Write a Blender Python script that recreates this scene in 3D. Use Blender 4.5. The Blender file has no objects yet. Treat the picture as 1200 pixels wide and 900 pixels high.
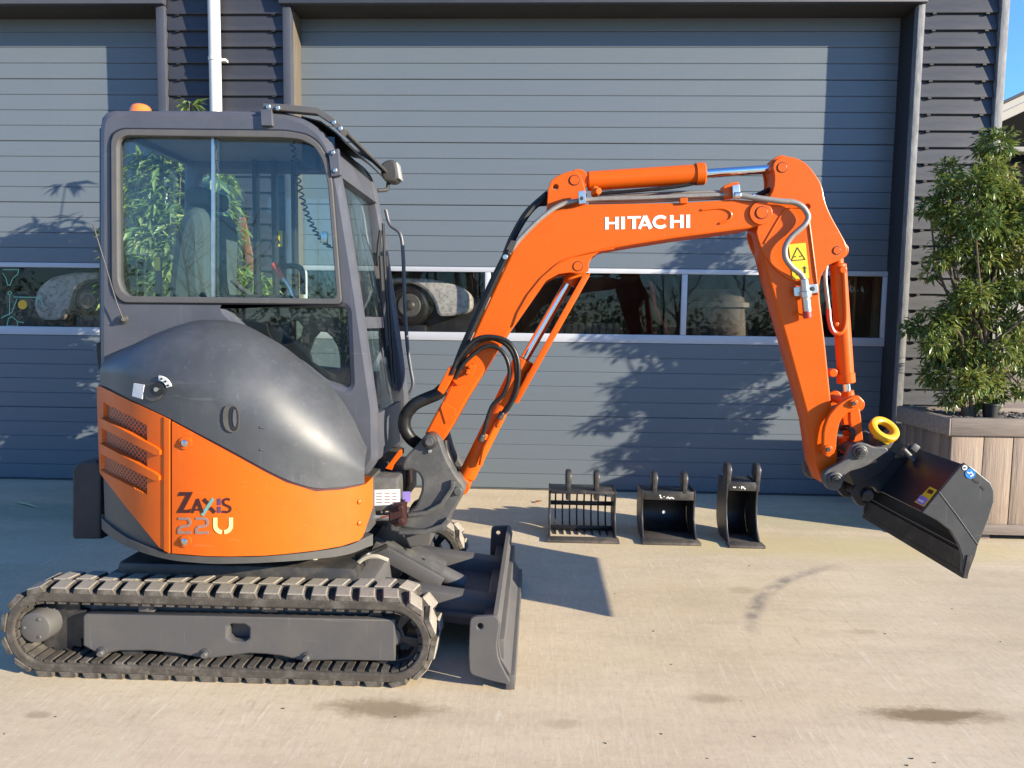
import bpy, bmesh, math, random
from mathutils import Vector, Matrix, noise as mnoise
random.seed(7)
R = math.radians
scene = bpy.context.scene
COL = scene.collection

# ------------------------------------------------------------------ camera
CAMH, FPX = 1.56, 867.0
PITCH, YAW, ROLL = 0.08398698, 0.03552717, 0.01307483
_cy, _sy, _cp, _sp = math.cos(YAW), math.sin(YAW), math.cos(PITCH), math.sin(PITCH)
FWD = Vector((-_sy*_cp, _cy*_cp, -_sp)); _R0 = Vector((_cy, _sy, 0)); _U0 = _R0.cross(FWD)
_cr, _sr = math.cos(ROLL), math.sin(ROLL)
RGT = _R0*_cr + _U0*_sr; UPV = _U0*_cr - _R0*_sr
EYE = Vector((0, 0, CAMH))
cam_d = bpy.data.cameras.new('camera'); cam = bpy.data.objects.new('camera', cam_d); COL.objects.link(cam)
cam_d.sensor_width = 36.0; cam_d.lens = FPX/1200*36.0; cam_d.clip_start = 0.05; cam_d.clip_end = 2000
m = Matrix((RGT, UPV, -FWD)).transposed().to_4x4(); m.translation = EYE
cam.matrix_world = m
scene.camera = cam

# ------------------------------------------------------------------ sky, sun, exposure
SUNV = Vector((-2.08, 1.0, -0.71)).normalized()          # direction the light travels
elev = math.asin(-SUNV.z); azim = math.atan2(-SUNV.x, -SUNV.y)   # clockwise from +Y
w = bpy.data.worlds.new('World'); scene.world = w; w.use_nodes = True
nt = w.node_tree
bg = nt.nodes['Background']; bg.inputs['Strength'].default_value = 0.115
sky = nt.nodes.new('ShaderNodeTexSky'); sky.sky_type = 'NISHITA'; sky.sun_disc = False
sky.sun_elevation = elev; sky.sun_rotation = azim; sky.altitude = 0; sky.air_density = 1.1; sky.dust_density = 0.0; sky.ozone_density = 5.0
hue = nt.nodes.new('ShaderNodeMixRGB'); hue.blend_type = 'MULTIPLY'; hue.inputs[0].default_value = 1.0; hue.inputs[2].default_value = (0.72, 0.93, 1.2, 1)   # a cleaner winter blue
nt.links.new(sky.outputs[0], hue.inputs[1]); nt.links.new(hue.outputs[0], bg.inputs['Color'])
sd = bpy.data.lights.new('sun', 'SUN'); sd.energy = 5.0; sd.angle = R(0.5); sd.color = (1.0, 0.89, 0.71)
so = bpy.data.objects.new('sun', sd); COL.objects.link(so)
so.rotation_euler = SUNV.to_track_quat('-Z', 'Y').to_euler(); so.location = (12, -6, 8)
scene.view_settings.view_transform = 'Standard'; scene.view_settings.look = 'None'
scene.view_settings.exposure = 1.48; scene.view_settings.gamma = 1.0
scene.cycles.max_bounces = 10; scene.cycles.transparent_max_bounces = 16

# ------------------------------------------------------------------ picking points in space
def ray(px, py): return FWD + RGT*((px-600)/FPX) + UPV*((450-py)/FPX)
def at(px, py, Y):
    d = ray(px, py); return EYE + d*(Y/d.y)
def atz(px, py, Z=0.0):
    d = ray(px, py); return EYE + d*((Z-CAMH)/d.z)
def atplane(px, py, p0, n):
    d = ray(px, py); return EYE + d*((Vector(p0)-EYE).dot(n)/d.dot(n))

# ------------------------------------------------------------------ materials
MAT = {}
KA = 0.73                      # one common factor on the painted and natural base colours
def mat(name, col, rough=0.5, metal=0.0, var=0.12, scale=6.0, bump=0.0, bscale=60.0, col2=None, coat=0.0, spec=0.5,
        dirt=None, dscale=3.0, damt=0.5, stretch=(1, 1, 1), rvar=0.1, bdist=0.004, scr=0.0):
    if metal < 0.9: col = tuple(c*KA for c in col); col2 = col2 and tuple(c*KA for c in col2); dirt = dirt and tuple(c*KA for c in dirt)
    mt = bpy.data.materials.new(name); mt.use_nodes = True; n = mt.node_tree.nodes; l = mt.node_tree.links
    b = n['Principled BSDF']; b.inputs['Roughness'].default_value = rough; b.inputs['Metallic'].default_value = metal
    b.inputs['Specular IOR Level'].default_value = spec*0.8
    if coat: b.inputs['Coat Weight'].default_value = coat; b.inputs['Coat Roughness'].default_value = 0.12
    tc = n.new('ShaderNodeTexCoord'); mp = n.new('ShaderNodeMapping'); mp.inputs['Scale'].default_value = stretch
    l.new(tc.outputs['Object'], mp.inputs['Vector'])
    nz = n.new('ShaderNodeTexNoise'); nz.inputs['Scale'].default_value = scale; nz.inputs['Detail'].default_value = 8; nz.inputs['Roughness'].default_value = 0.65
    l.new(mp.outputs[0], nz.inputs['Vector'])
    rp = n.new('ShaderNodeValToRGB'); rp.color_ramp.elements[0].position = 0.3; rp.color_ramp.elements[1].position = 0.72
    c2 = col2 or tuple(min(1, c*(1+var)) for c in col)
    c1 = tuple(c*(1-var) for c in col) if not col2 else col
    rp.color_ramp.elements[0].color = (*c1, 1); rp.color_ramp.elements[1].color = (*c2, 1)
    l.new(nz.outputs['Fac'], rp.inputs['Fac']); out = rp.outputs['Color']
    if dirt:
        n2 = n.new('ShaderNodeTexNoise'); n2.inputs['Scale'].default_value = dscale; n2.inputs['Detail'].default_value = 10; n2.inputs['Roughness'].default_value = 0.7
        l.new(mp.outputs[0], n2.inputs['Vector'])
        mr = n.new('ShaderNodeMapRange'); mr.inputs[1].default_value = 0.48; mr.inputs[2].default_value = 0.68; mr.inputs[3].default_value = 0; mr.inputs[4].default_value = damt
        l.new(n2.outputs['Fac'], mr.inputs[0])
        mx = n.new('ShaderNodeMixRGB'); l.new(mr.outputs[0], mx.inputs[0]); l.new(out, mx.inputs[1]); mx.inputs[2].default_value = (*dirt, 1); out = mx.outputs[0]
    if scr:                                             # fine scuffs running two ways, broken up
        prev = None
        for k, (sx, rot) in enumerate((((30, 30, 1.6), 0.5), ((2.0, 30, 34), -0.4))):
            m3 = n.new('ShaderNodeMapping'); m3.inputs['Scale'].default_value = sx; m3.inputs['Rotation'].default_value = (0.2, rot, 0.3); l.new(tc.outputs['Object'], m3.inputs['Vector'])
            q = n.new('ShaderNodeTexNoise'); q.inputs['Scale'].default_value = 2.2; q.inputs['Detail'].default_value = 3; l.new(m3.outputs[0], q.inputs['Vector'])
            r3 = n.new('ShaderNodeMapRange'); r3.inputs[1].default_value = 0.66; r3.inputs[2].default_value = 0.74; r3.inputs[3].default_value = 0; r3.inputs[4].default_value = scr; l.new(q.outputs['Fac'], r3.inputs[0])
            x3 = n.new('ShaderNodeMixRGB'); l.new(r3.outputs[0], x3.inputs[0]); l.new(out, x3.inputs[1]); x3.inputs[2].default_value = tuple(min(1, c*1.25+0.045) for c in col)+(1,); out = x3.outputs[0]
    l.new(out, b.inputs['Base Color'])
    if rvar:
        m2 = n.new('ShaderNodeMapRange'); m2.inputs[3].default_value = max(0, rough-rvar); m2.inputs[4].default_value = min(1, rough+rvar)
        l.new(nz.outputs['Fac'], m2.inputs[0]); l.new(m2.outputs[0], b.inputs['Roughness'])
    if bump:
        n3 = n.new('ShaderNodeTexNoise'); n3.inputs['Scale'].default_value = bscale; n3.inputs['Detail'].default_value = 6
        l.new(mp.outputs[0], n3.inputs['Vector'])
        bp = n.new('ShaderNodeBump'); bp.inputs['Strength'].default_value = bump; bp.inputs['Distance'].default_value = bdist
        l.new(n3.outputs['Fac'], bp.inputs['Height']); l.new(bp.outputs[0], b.inputs['Normal'])
    MAT[name] = mt
    return mt

def glass(name, tint, refl=0.10, dirt=0.04, dirtcol=(0.5, 0.5, 0.48)):
    mt = bpy.data.materials.new(name); mt.use_nodes = True; n = mt.node_tree.nodes; l = mt.node_tree.links
    n.remove(n['Principled BSDF']); o = n['Material Output']
    tr = n.new('ShaderNodeBsdfTransparent'); tr.inputs[0].default_value = (*tint, 1)
    gl = n.new('ShaderNodeBsdfGlossy'); gl.inputs['Roughness'].default_value = 0.015
    lw = n.new('ShaderNodeLayerWeight'); lw.inputs[0].default_value = 0.5
    pw = n.new('ShaderNodeMath'); pw.operation = 'POWER'; pw.inputs[1].default_value = 5.0; l.new(lw.outputs['Facing'], pw.inputs[0])
    ma = n.new('ShaderNodeMath'); ma.operation = 'MULTIPLY_ADD'; ma.inputs[1].default_value = 0.9; ma.inputs[2].default_value = refl
    l.new(pw.outputs[0], ma.inputs[0])
    mx = n.new('ShaderNodeMixShader'); l.new(ma.outputs[0], mx.inputs[0]); l.new(tr.outputs[0], mx.inputs[1]); l.new(gl.outputs[0], mx.inputs[2])
    df = n.new('ShaderNodeBsdfDiffuse'); df.inputs[0].default_value = (*dirtcol, 1)
    tc = n.new('ShaderNodeTexCoord'); nz = n.new('ShaderNodeTexNoise'); nz.inputs['Scale'].default_value = 5; nz.inputs['Detail'].default_value = 9
    l.new(tc.outputs['Object'], nz.inputs['Vector'])
    mr = n.new('ShaderNodeMapRange'); mr.inputs[1].default_value = 0.35; mr.inputs[2].default_value = 0.75; mr.inputs[3].default_value = dirt*0.3; mr.inputs[4].default_value = dirt*1.8
    l.new(nz.outputs['Fac'], mr.inputs[0])
    m2 = n.new('ShaderNodeMixShader'); l.new(mr.outputs[0], m2.inputs[0]); l.new(mx.outputs[0], m2.inputs[1]); l.new(df.outputs[0], m2.inputs[2])
    l.new(m2.outputs[0], o.inputs['Surface'])
    MAT[name] = mt
    return mt

def wood(name, c1, c2, scale=5.0, axis='Z', grey=None):
    st = {'Z': (9, 9, 0.6), 'X': (0.6, 9, 9)}[axis]
    mat(name, c1, 0.75, 0, col2=c2, scale=scale, stretch=st, bump=0.5, bscale=14, dirt=grey or (0.05, 0.04, 0.035), dscale=3, damt=0.55, rvar=0.05)
    mt = MAT[name]; n = mt.node_tree.nodes; l = mt.node_tree.links
    oi = n.new('ShaderNodeObjectInfo'); hs = n.new('ShaderNodeHueSaturation'); mr = n.new('ShaderNodeMapRange')
    mr.inputs[3].default_value = 0.78; mr.inputs[4].default_value = 1.22
    l.new(oi.outputs['Random'], mr.inputs[0]); l.new(mr.outputs[0], hs.inputs['Value'])
    b = n['Principled BSDF']; src = b.inputs['Base Color'].links[0].from_socket
    l.new(src, hs.inputs['Color']); l.new(hs.outputs[0], b.inputs['Base Color'])

mat('orange_paint', (0.72, 0.112, 0.004), 0.36, 0, var=0.05, scale=3, coat=0.05, scr=0.18, spec=0.25, dirt=(0.60, 0.075, 0.004), dscale=5, damt=0.35, bump=0.02, bscale=120, rvar=0.08)
mat('orange_panel', (0.72, 0.122, 0.005), 0.42, 0, var=0.05, scale=4, coat=0.06, scr=0.25, spec=0.35, dirt=(0.58, 0.085, 0.008), dscale=7, damt=0.35, bump=0.03, bscale=150)
mat('cab_paint', (0.096, 0.100, 0.119), 0.38, 0.15, var=0.10, scale=5, dirt=(0.132, 0.132, 0.15), scr=0.3, dscale=6, damt=0.4, bump=0.04, bscale=200)
mat('hood_plastic', (0.058, 0.063, 0.070), 0.45, 0, var=0.18, scale=4, dirt=(0.105, 0.107, 0.115), scr=0.35, dscale=5, damt=0.5, bump=0.05, bscale=260, rvar=0.12)
mat('frame_paint', (0.100, 0.096, 0.095), 0.5, 0, scr=0.3, var=0.08, scale=5, dirt=(0.13, 0.115, 0.09), dscale=5, damt=0.45, bump=0.04, bscale=180)
mat('cast_grey', (0.090, 0.090, 0.088), 0.5, 0.1, var=0.15, scale=9, dirt=(0.17, 0.155, 0.13), dscale=9, damt=0.6, bump=0.12, bscale=90)
mat('counterweight_grey', (0.075, 0.072, 0.066), 0.5, 0, var=0.1, scale=5, dirt=(0.13, 0.115, 0.095), dscale=6, damt=0.4, bump=0.04)
mat('black_steel', (0.012, 0.012, 0.014), 0.40, 0, var=0.25, scale=7, dirt=(0.03, 0.028, 0.026), dscale=6, damt=0.5, bump=0.02, bscale=90, rvar=0.03)
mat('worn_black', (0.034, 0.033, 0.033), 0.42, 0, var=0.3, scale=9, dirt=(0.115, 0.10, 0.082), dscale=8, damt=0.6, bump=0.1, bscale=80)
mat('bucket_side', (0.050, 0.053, 0.055), 0.42, 0, scr=0.4, var=0.1, scale=6, dirt=(0.075, 0.073, 0.07), dscale=7, damt=0.4, bump=0.03)
mat('rubber', (0.065, 0.055, 0.044), 0.85, 0, var=0.35, scale=12, dirt=(0.175, 0.155, 0.128), dscale=9, damt=0.85, bump=0.3, bscale=70)
mat('dusty_rubber', (0.35, 0.31, 0.25), 0.9, 0, var=0.2, scale=16, dirt=(0.12, 0.105, 0.085), dscale=22, damt=0.6, bump=0.35, bscale=80)
mat('hose_rubber', (0.012, 0.012, 0.012), 0.38, 0, var=0.3, scale=20, spec=0.4, dirt=(0.035, 0.03, 0.025), dscale=14, damt=0.6)
mat('black_plastic', (0.016, 0.016, 0.018), 0.5, 0, var=0.2)
mat('bumper_rubber', (0.035, 0.035, 0.038), 0.6, 0, var=0.2, dirt=(0.08, 0.075, 0.07), bump=0.1)
mat('chrome', (0.78, 0.79, 0.80), 0.08, 1.0, var=0.03, rvar=0.03)
mat('zinc', (0.55, 0.55, 0.52), 0.32, 1.0, var=0.15, scale=20)
mat('steel_hose', (0.30, 0.28, 0.255), 0.45, 0.3, var=0.15, scale=60)
mat('red_brown_paint', (0.040, 0.012, 0.010), 0.5, 0, var=0.25, scale=12)
mat('beige_hose', (0.42, 0.38, 0.29), 0.6, 0, var=0.15)
mat('white_paint', (0.78, 0.78, 0.77), 0.45, 0, var=0.04, dirt=(0.6, 0.6, 0.58), damt=0.3)
mat('white_print', (0.82, 0.80, 0.76), 0.5, 0, var=0.03)
mat('yellow_print', (0.85, 0.60, 0.02), 0.45, 0, var=0.05)
mat('yellow_paint', (0.82, 0.44, 0.008), 0.35, 0, var=0.08, coat=0.3)
mat('dark_print', (0.05, 0.012, 0.012), 0.5, 0, var=0.1)
mat('purple_print', (0.10, 0.045, 0.13), 0.5, 0, var=0.1)
mat('teal_print', (0.14, 0.36, 0.32), 0.5, 0, var=0.1)
mat('grey_print', (0.30, 0.19, 0.16), 0.5, 0, var=0.2, scale=40)
mat('cream_print', (0.85, 0.68, 0.28), 0.5, 0, var=0.05)
mat('blue_print', (0.02, 0.22, 0.62), 0.45, 0, var=0.15)
mat('violet_print', (0.30, 0.22, 0.60), 0.5, 0, var=0.15)
mat('black_print', (0.02, 0.02, 0.02), 0.5, 0, var=0.1)
mat('beacon_plastic', (0.80, 0.20, 0.03), 0.25, 0, var=0.05, coat=0.5)
mat('red_plastic', (0.55, 0.05, 0.03), 0.4, 0, var=0.1)
mat('seat_fabric', (0.05, 0.066, 0.07), 0.8, 0, var=0.1)
mat('headliner', (0.22, 0.23, 0.25), 0.8, 0, var=0.05)
mat('lamp_lens', (0.42, 0.41, 0.38), 0.2, 0, var=0.03)
mat('lamp_shell', (0.07, 0.066, 0.06), 0.45, 0.2, var=0.1)
mat('door_paint', (0.140, 0.167, 0.190), 0.42, 0, var=0.03, scale=3, stretch=(0.3, 1, 2), dirt=(0.125, 0.149, 0.170), dscale=2.5, damt=0.5, bump=0.035, bscale=40, rvar=0.06, scr=0.10)
mat('door_gap', (0.03, 0.034, 0.04), 0.7, 0, var=0.1)
mat('door_frame', (0.56, 0.57, 0.60), 0.4, 0, var=0.03, dirt=(0.48, 0.48, 0.48), dscale=4, damt=0.35)
mat('siding_paint', (0.040, 0.042, 0.052), 0.45, 0, var=0.10, scale=5, stretch=(0.5, 4, 4), bump=0.12, bscale=60, dirt=(0.062, 0.062, 0.070), dscale=3, damt=0.4)
mat('trim_paint', (0.060, 0.065, 0.082), 0.5, 0, var=0.1, scale=5, bump=0.1)
mat('weathered_trim', (0.13, 0.135, 0.15), 0.7, 0, col2=(0.33, 0.33, 0.32), scale=14, stretch=(2, 2, 0.5), bump=0.3, bscale=30, dirt=(0.10, 0.095, 0.10), dscale=9, damt=0.8)
mat('jamb_wood', (0.12, 0.10, 0.075), 0.7, 0, var=0.2, scale=8, stretch=(4, 4, 0.4), bump=0.2)
mat('pipe_paint', (0.66, 0.655, 0.63), 0.45, 0, var=0.06, dirt=(0.5, 0.48, 0.44), dscale=5, damt=0.4)
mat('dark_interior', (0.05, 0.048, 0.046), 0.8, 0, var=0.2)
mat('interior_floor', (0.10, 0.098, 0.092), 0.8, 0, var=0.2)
mat('brown_board', (0.22, 0.09, 0.035), 0.6, 0, var=0.25, scale=4, stretch=(6, 6, 0.6))
mat('pine_wood', (0.62, 0.42, 0.20), 0.6, 0, var=0.12, scale=4, stretch=(6, 6, 0.6))
mat('soil', (0.045, 0.038, 0.032), 0.9, 0, var=0.4, scale=30, bump=0.6, bscale=60, bdist=0.02)
mat('pebble', (0.16, 0.14, 0.125), 0.8, 0, var=0.4, scale=10)
mat('bark', (0.13, 0.095, 0.06), 0.85, 0, var=0.3, scale=14, stretch=(3, 3, 0.7), bump=0.5, bscale=40)
mat('roof_fascia', (0.40, 0.375, 0.33), 0.6, 0, var=0.06, scale=3)
mat('roof_felt', (0.05, 0.05, 0.055), 0.8, 0, var=0.1)
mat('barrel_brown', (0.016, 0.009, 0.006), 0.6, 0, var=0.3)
mat('grease', (0.10, 0.022, 0.006), 0.5, 0, var=0.4, scale=30)
mat('opening_shade', (0.012, 0.012, 0.013), 0.95, 0, var=0.2, spec=0.05)  # near-black colour standing in for shade in the neighbour's open gable
mat('dry_leaf', (0.95, 0.90, 0.62), 0.7, 0, var=0.2, scale=20)
mat('brown_leaf', (0.36, 0.13, 0.05), 0.7, 0, var=0.2, scale=20)
mat('mud_white', (0.62, 0.60, 0.56), 0.6, 0, var=0.2, scale=9, dirt=(0.2, 0.19, 0.17), dscale=14, damt=0.8)
wood('planter_wood', (0.25, 0.18, 0.13), (0.42, 0.32, 0.235), axis='Z', grey=(0.12, 0.095, 0.08))
wood('planter_rail', (0.22, 0.175, 0.14), (0.36, 0.295, 0.24), axis='X', grey=(0.13, 0.105, 0.09))
wood('fence_wood', (0.16, 0.125, 0.115), (0.28, 0.225, 0.20), axis='X', grey=(0.10, 0.08, 0.075))
glass('cab_glass', (0.92, 0.975, 0.960), 0.042, 0.002)
glass('door_glass', (0.93, 0.92, 0.90), 0.020, 0.005, (0.4, 0.38, 0.35))
mat('bucket_dust', (0.10, 0.085, 0.07), 0.7, 0, var=0.3, scale=9, dirt=(0.03, 0.028, 0.026), dscale=11, damt=0.8)
mat('wing_paint', (0.48, 0.47, 0.46), 0.5, 0, var=0.2, scale=9, dirt=(0.12, 0.115, 0.11), dscale=30, damt=0.9)
mat('green_print', (0.25, 0.55, 0.35), 0.5, 0, var=0.1)

def leaf_mat(name, c1, c2, c3):
    c1, c2, c3 = (tuple(v*KA for v in c) for c in (c1, c2, c3))
    mt = bpy.data.materials.new(name); mt.use_nodes = True; n = mt.node_tree.nodes; l = mt.node_tree.links
    b = n['Principled BSDF']; b.inputs['Roughness'].default_value = 0.38
    at_ = n.new('ShaderNodeAttribute'); at_.attribute_name = 'leafrand'
    rp = n.new('ShaderNodeValToRGB'); e = rp.color_ramp.elements
    e[0].color = (*c1, 1); e[1].color = (*c3, 1); k = e.new(0.55); k.color = (*c2, 1)
    l.new(at_.outputs['Fac'], rp.inputs['Fac']); l.new(rp.outputs[0], b.inputs['Base Color'])
    tl = n.new('ShaderNodeBsdfTranslucent'); mx = n.new('ShaderNodeMixShader'); mx.inputs[0].default_value = 0.28
    hs = n.new('ShaderNodeHueSaturation'); hs.inputs['Value'].default_value = 1.5; hs.inputs['Hue'].default_value = 0.48
    l.new(rp.outputs[0], hs.inputs['Color']); l.new(hs.outputs[0], tl.inputs[0])
    l.new(b.outputs[0], mx.inputs[1]); l.new(tl.outputs[0], mx.inputs[2]); l.new(mx.outputs[0], n['Material Output'].inputs['Surface'])
    MAT[name] = mt
leaf_mat('laurel_leaf', (0.075, 0.135, 0.030), (0.20, 0.265, 0.055), (0.46, 0.42, 0.12))
leaf_mat('bamboo_leaf', (0.08, 0.145, 0.035), (0.17, 0.25, 0.06), (0.34, 0.37, 0.13))

# the concrete of the yard: mottling, fine broom streaks, a tyre scuff and a few damp stains
def concrete():
    mt = bpy.data.materials.new('yard_concrete'); mt.use_nodes = True; n = mt.node_tree.nodes; l = mt.node_tree.links
    b = n['Principled BSDF']; b.inputs['Roughness'].default_value = 0.85; b.inputs['Specular IOR Level'].default_value = 0.3
    tc = n.new('ShaderNodeTexCoord')
    def nz(scale, det=8, st=(1, 1, 1), rot=0, rough=0.6, dis=0.0):
        mp = n.new('ShaderNodeMapping'); mp.inputs['Scale'].default_value = st; mp.inputs['Rotation'].default_value = (0, 0, rot)
        l.new(tc.outputs['Object'], mp.inputs['Vector'])
        q = n.new('ShaderNodeTexNoise'); q.inputs['Scale'].default_value = scale; q.inputs['Detail'].default_value = det; q.inputs['Roughness'].default_value = rough; q.inputs['Distortion'].default_value = dis
        l.new(mp.outputs[0], q.inputs['Vector']); return q.outputs['Fac']
    def rng(s, a, b_, c, d):
        q = n.new('ShaderNodeMapRange'); q.inputs[1].default_value = a; q.inputs[2].default_value = b_; q.inputs[3].default_value = c; q.inputs[4].default_value = d
        l.new(s, q.inputs[0]); return q.outputs[0]
    def mix(f, c1, c2, mode='MIX'):
        q = n.new('ShaderNodeMixRGB'); q.blend_type = mode
        for i, v in ((0, f), (1, c1), (2, c2)):
            if isinstance(v, tuple): q.inputs[i].default_value = (*v, 1)
            elif isinstance(v, float): q.inputs[i].default_value = v
            else: l.new(v, q.inputs[i])
        return q.outputs[0]
    def mul(a, b_):
        q = n.new('ShaderNodeMath'); q.operation = 'MULTIPLY'
        for i, v in ((0, a), (1, b_)):
            if isinstance(v, float): q.inputs[i].default_value = v
            else: l.new(v, q.inputs[i])
        return q.outputs[0]
    base = mix(rng(nz(0.9, 10, rough=0.65), 0.3, 0.7, 0, 1), (0.440, 0.352, 0.228), (0.560, 0.462, 0.315))
    base = mix(rng(nz(3.5, 10, (0.35, 1.6, 1), rough=0.7), 0.45, 0.75, 0, 0.5), base, (0.345, 0.272, 0.182))
    base = mix(rng(nz(1.6, 6, (0.3, 1.2, 1)), 0.5, 0.75, 0, 0.35), base, (0.385, 0.310, 0.155))
    # broom streaks, two slanting directions
    st1 = nz(5.0, 4, (7, 0.9, 1), R(12), 0.6, 0.6); st2 = nz(6.0, 4, (7, 1.0, 1), R(36), 0.6, 0.6)
    patch = rng(nz(0.9, 4), 0.45, 0.60, 0, 1); gate = rng(nz(2.3, 5), 0.46, 0.62, 0, 1)
    base = mix(mul(mul(rng(st1, 0.60, 0.68, 0, 0.9), patch), gate), base, (0.60, 0.53, 0.41))
    inv = rng(patch, 0, 1, 1, 0)
    base = mix(mul(mul(rng(st2, 0.60, 0.68, 0, 0.9), inv), gate), base, (0.60, 0.53, 0.41))
    base = mix(mul(rng(st2, 0.40, 0.30, 0, 0.5), patch), base, (0.285, 0.225, 0.15))
    base = mix(rng(nz(2.2, 9, (0.5, 1.3, 1), R(20), 0.75), 0.50, 0.66, 0, 0.45), base, (0.355, 0.29, 0.20))
    base = mix(rng(nz(14, 6, (1, 1, 1), 0, 0.7), 0.55, 0.72, 0, 0.35), base, (0.52, 0.44, 0.32))
    base = mix(rng(nz(45, 4), 0.62, 0.74, 0, 0.35), base, (0.29, 0.24, 0.175))
    base = mix(rng(nz(120, 3), 0.42, 0.72, 0, 0.12), base, (0.56, 0.49, 0.37))
    base = mix(rng(nz(26, 7, (1, 1, 1), 0, 0.75), 0.50, 0.68, 0, 0.40), base, (0.33, 0.265, 0.185))
    base = mix(rng(nz(31, 7, (1.6, 0.8, 1), R(25), 0.75), 0.52, 0.68, 0, 0.5), base, (0.56, 0.475, 0.345))
    for sc_, ro_ in ((3.4, 8), (3.1, 33), (3.7, -24)):
        dash = mul(rng(nz(sc_, 3, (11, 0.95, 1), R(ro_), 0.5, 0.3), 0.63, 0.70, 0, 0.42), rng(nz(1.7, 3, (1, 1, 1), R(ro_)), 0.46, 0.58, 0, 1))
        base = mix(dash, base, (0.58, 0.50, 0.38))
    # stains: ellipses at their own places on the ground, broken up by noise
    def blob(cx, cy, rx, ry, rot, col, amt, k=0.5):
        mp = n.new('ShaderNodeMapping'); mp.vector_type = 'TEXTURE'; mp.inputs['Location'].default_value = (cx, cy, 0); mp.inputs['Rotation'].default_value = (0, 0, rot); mp.inputs['Scale'].default_value = (rx, ry, 1)
        l.new(tc.outputs['Object'], mp.inputs['Vector'])
        ln = n.new('ShaderNodeVectorMath'); ln.operation = 'LENGTH'; l.new(mp.outputs[0], ln.inputs[0])
        ad = n.new('ShaderNodeMath'); ad.operation = 'ADD'; l.new(ln.outputs['Value'], ad.inputs[0]); l.new(rng(nz(6.5, 12, (1, 2.0, 1), 0, 0.8), 0, 1, -2.1*k, 2.1*k), ad.inputs[1])
        return rng(ad.outputs[0], 0.45, 1.05, amt, 0.0), col
    P = lambda px, py: atz(px, py, 0)
    stains = []
    for px, py, rx, ry, am in ((1095, 838, 0.30, 0.075, 0.85), (450, 830, 0.30, 0.085, 0.65), (835, 818, 0.12, 0.05, 0.40), (45, 838, 0.06, 0.03, 0.4), (1010, 740, 0.10, 0.04, 0.25), (660, 848, 0.10, 0.04, 0.25), (870, 692, 0.12, 0.07, 0.3)):
        p = P(px, py); stains.append(blob(p.x, p.y, rx, ry, 0, (0.165, 0.112, 0.056), am))
    p = P(60, 600); stains.append(blob(p.x, p.y, 1.6, 0.35, 0, (0.23, 0.25, 0.16), 0.55))
    p = P(950, 610); stains.append(blob(p.x, p.y, 1.2, 0.3, 0, (0.32, 0.31, 0.175), 0.45))
    p = P(985, 642); stains.append(blob(p.x, p.y, 2.0, 0.32, 0, (0.45, 0.37, 0.17), 0.6))
    for f, c in stains: base = mix(f, base, c)
    # tyre scuff: part of a ring
    a, bb, c_ = P(985, 662), P(905, 690), P(880, 735)
    ax, ay, bx, by, cx, cy = a.x, a.y, bb.x, bb.y, c_.x, c_.y
    d = 2*(ax*(by-cy)+bx*(cy-ay)+cx*(ay-by))
    ux = ((ax*ax+ay*ay)*(by-cy)+(bx*bx+by*by)*(cy-ay)+(cx*cx+cy*cy)*(ay-by))/d
    uy = ((ax*ax+ay*ay)*(cx-bx)+(bx*bx+by*by)*(ax-cx)+(cx*cx+cy*cy)*(bx-ax))/d
    rr = math.hypot(ax-ux, ay-uy)
    sb = n.new('ShaderNodeVectorMath'); sb.operation = 'SUBTRACT'; l.new(tc.outputs['Object'], sb.inputs[0]); sb.inputs[1].default_value = (ux, uy, 0)
    ln = n.new('ShaderNodeVectorMath'); ln.operation = 'LENGTH'; l.new(sb.outputs[0], ln.inputs[0])
    s2 = n.new('ShaderNodeMath'); s2.operation = 'SUBTRACT'; l.new(ln.outputs['Value'], s2.inputs[0]); s2.inputs[1].default_value = rr
    ab = n.new('ShaderNodeMath'); ab.operation = 'ABSOLUTE'; l.new(s2.outputs[0], ab.inputs[0])
    band = rng(ab.outputs[0], 0.015, 0.06, 1, 0)
    mid = Vector(((ax+cx)/2, (ay+cy)/2, 0))
    sb2 = n.new('ShaderNodeVectorMath'); sb2.operation = 'DISTANCE'; l.new(tc.outputs['Object'], sb2.inputs[0]); sb2.inputs[1].default_value = (bb.x, bb.y, 0)
    near = rng(sb2.outputs['Value'], 0.48, 0.80, 1, 0)
    base = mix(mul(mul(band, near), rng(nz(9, 8), 0.35, 0.62, 0.05, 0.7)), base, (0.135, 0.12, 0.11))
    l.new(base, b.inputs['Base Color'])
    bp = n.new('ShaderNodeBump'); bp.inputs['Strength'].default_value = 0.16; bp.inputs['Distance'].default_value = 0.003
    l.new(nz(60, 6), bp.inputs['Height'])
    bp2 = n.new('ShaderNodeBump'); bp2.inputs['Strength'].default_value = 0.2; bp2.inputs['Distance'].default_value = 0.004
    l.new(st1, bp2.inputs['Height']); l.new(bp.outputs[0], bp2.inputs['Normal']); l.new(bp2.outputs[0], b.inputs['Normal'])
    MAT['yard_concrete'] = mt
concrete()

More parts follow.
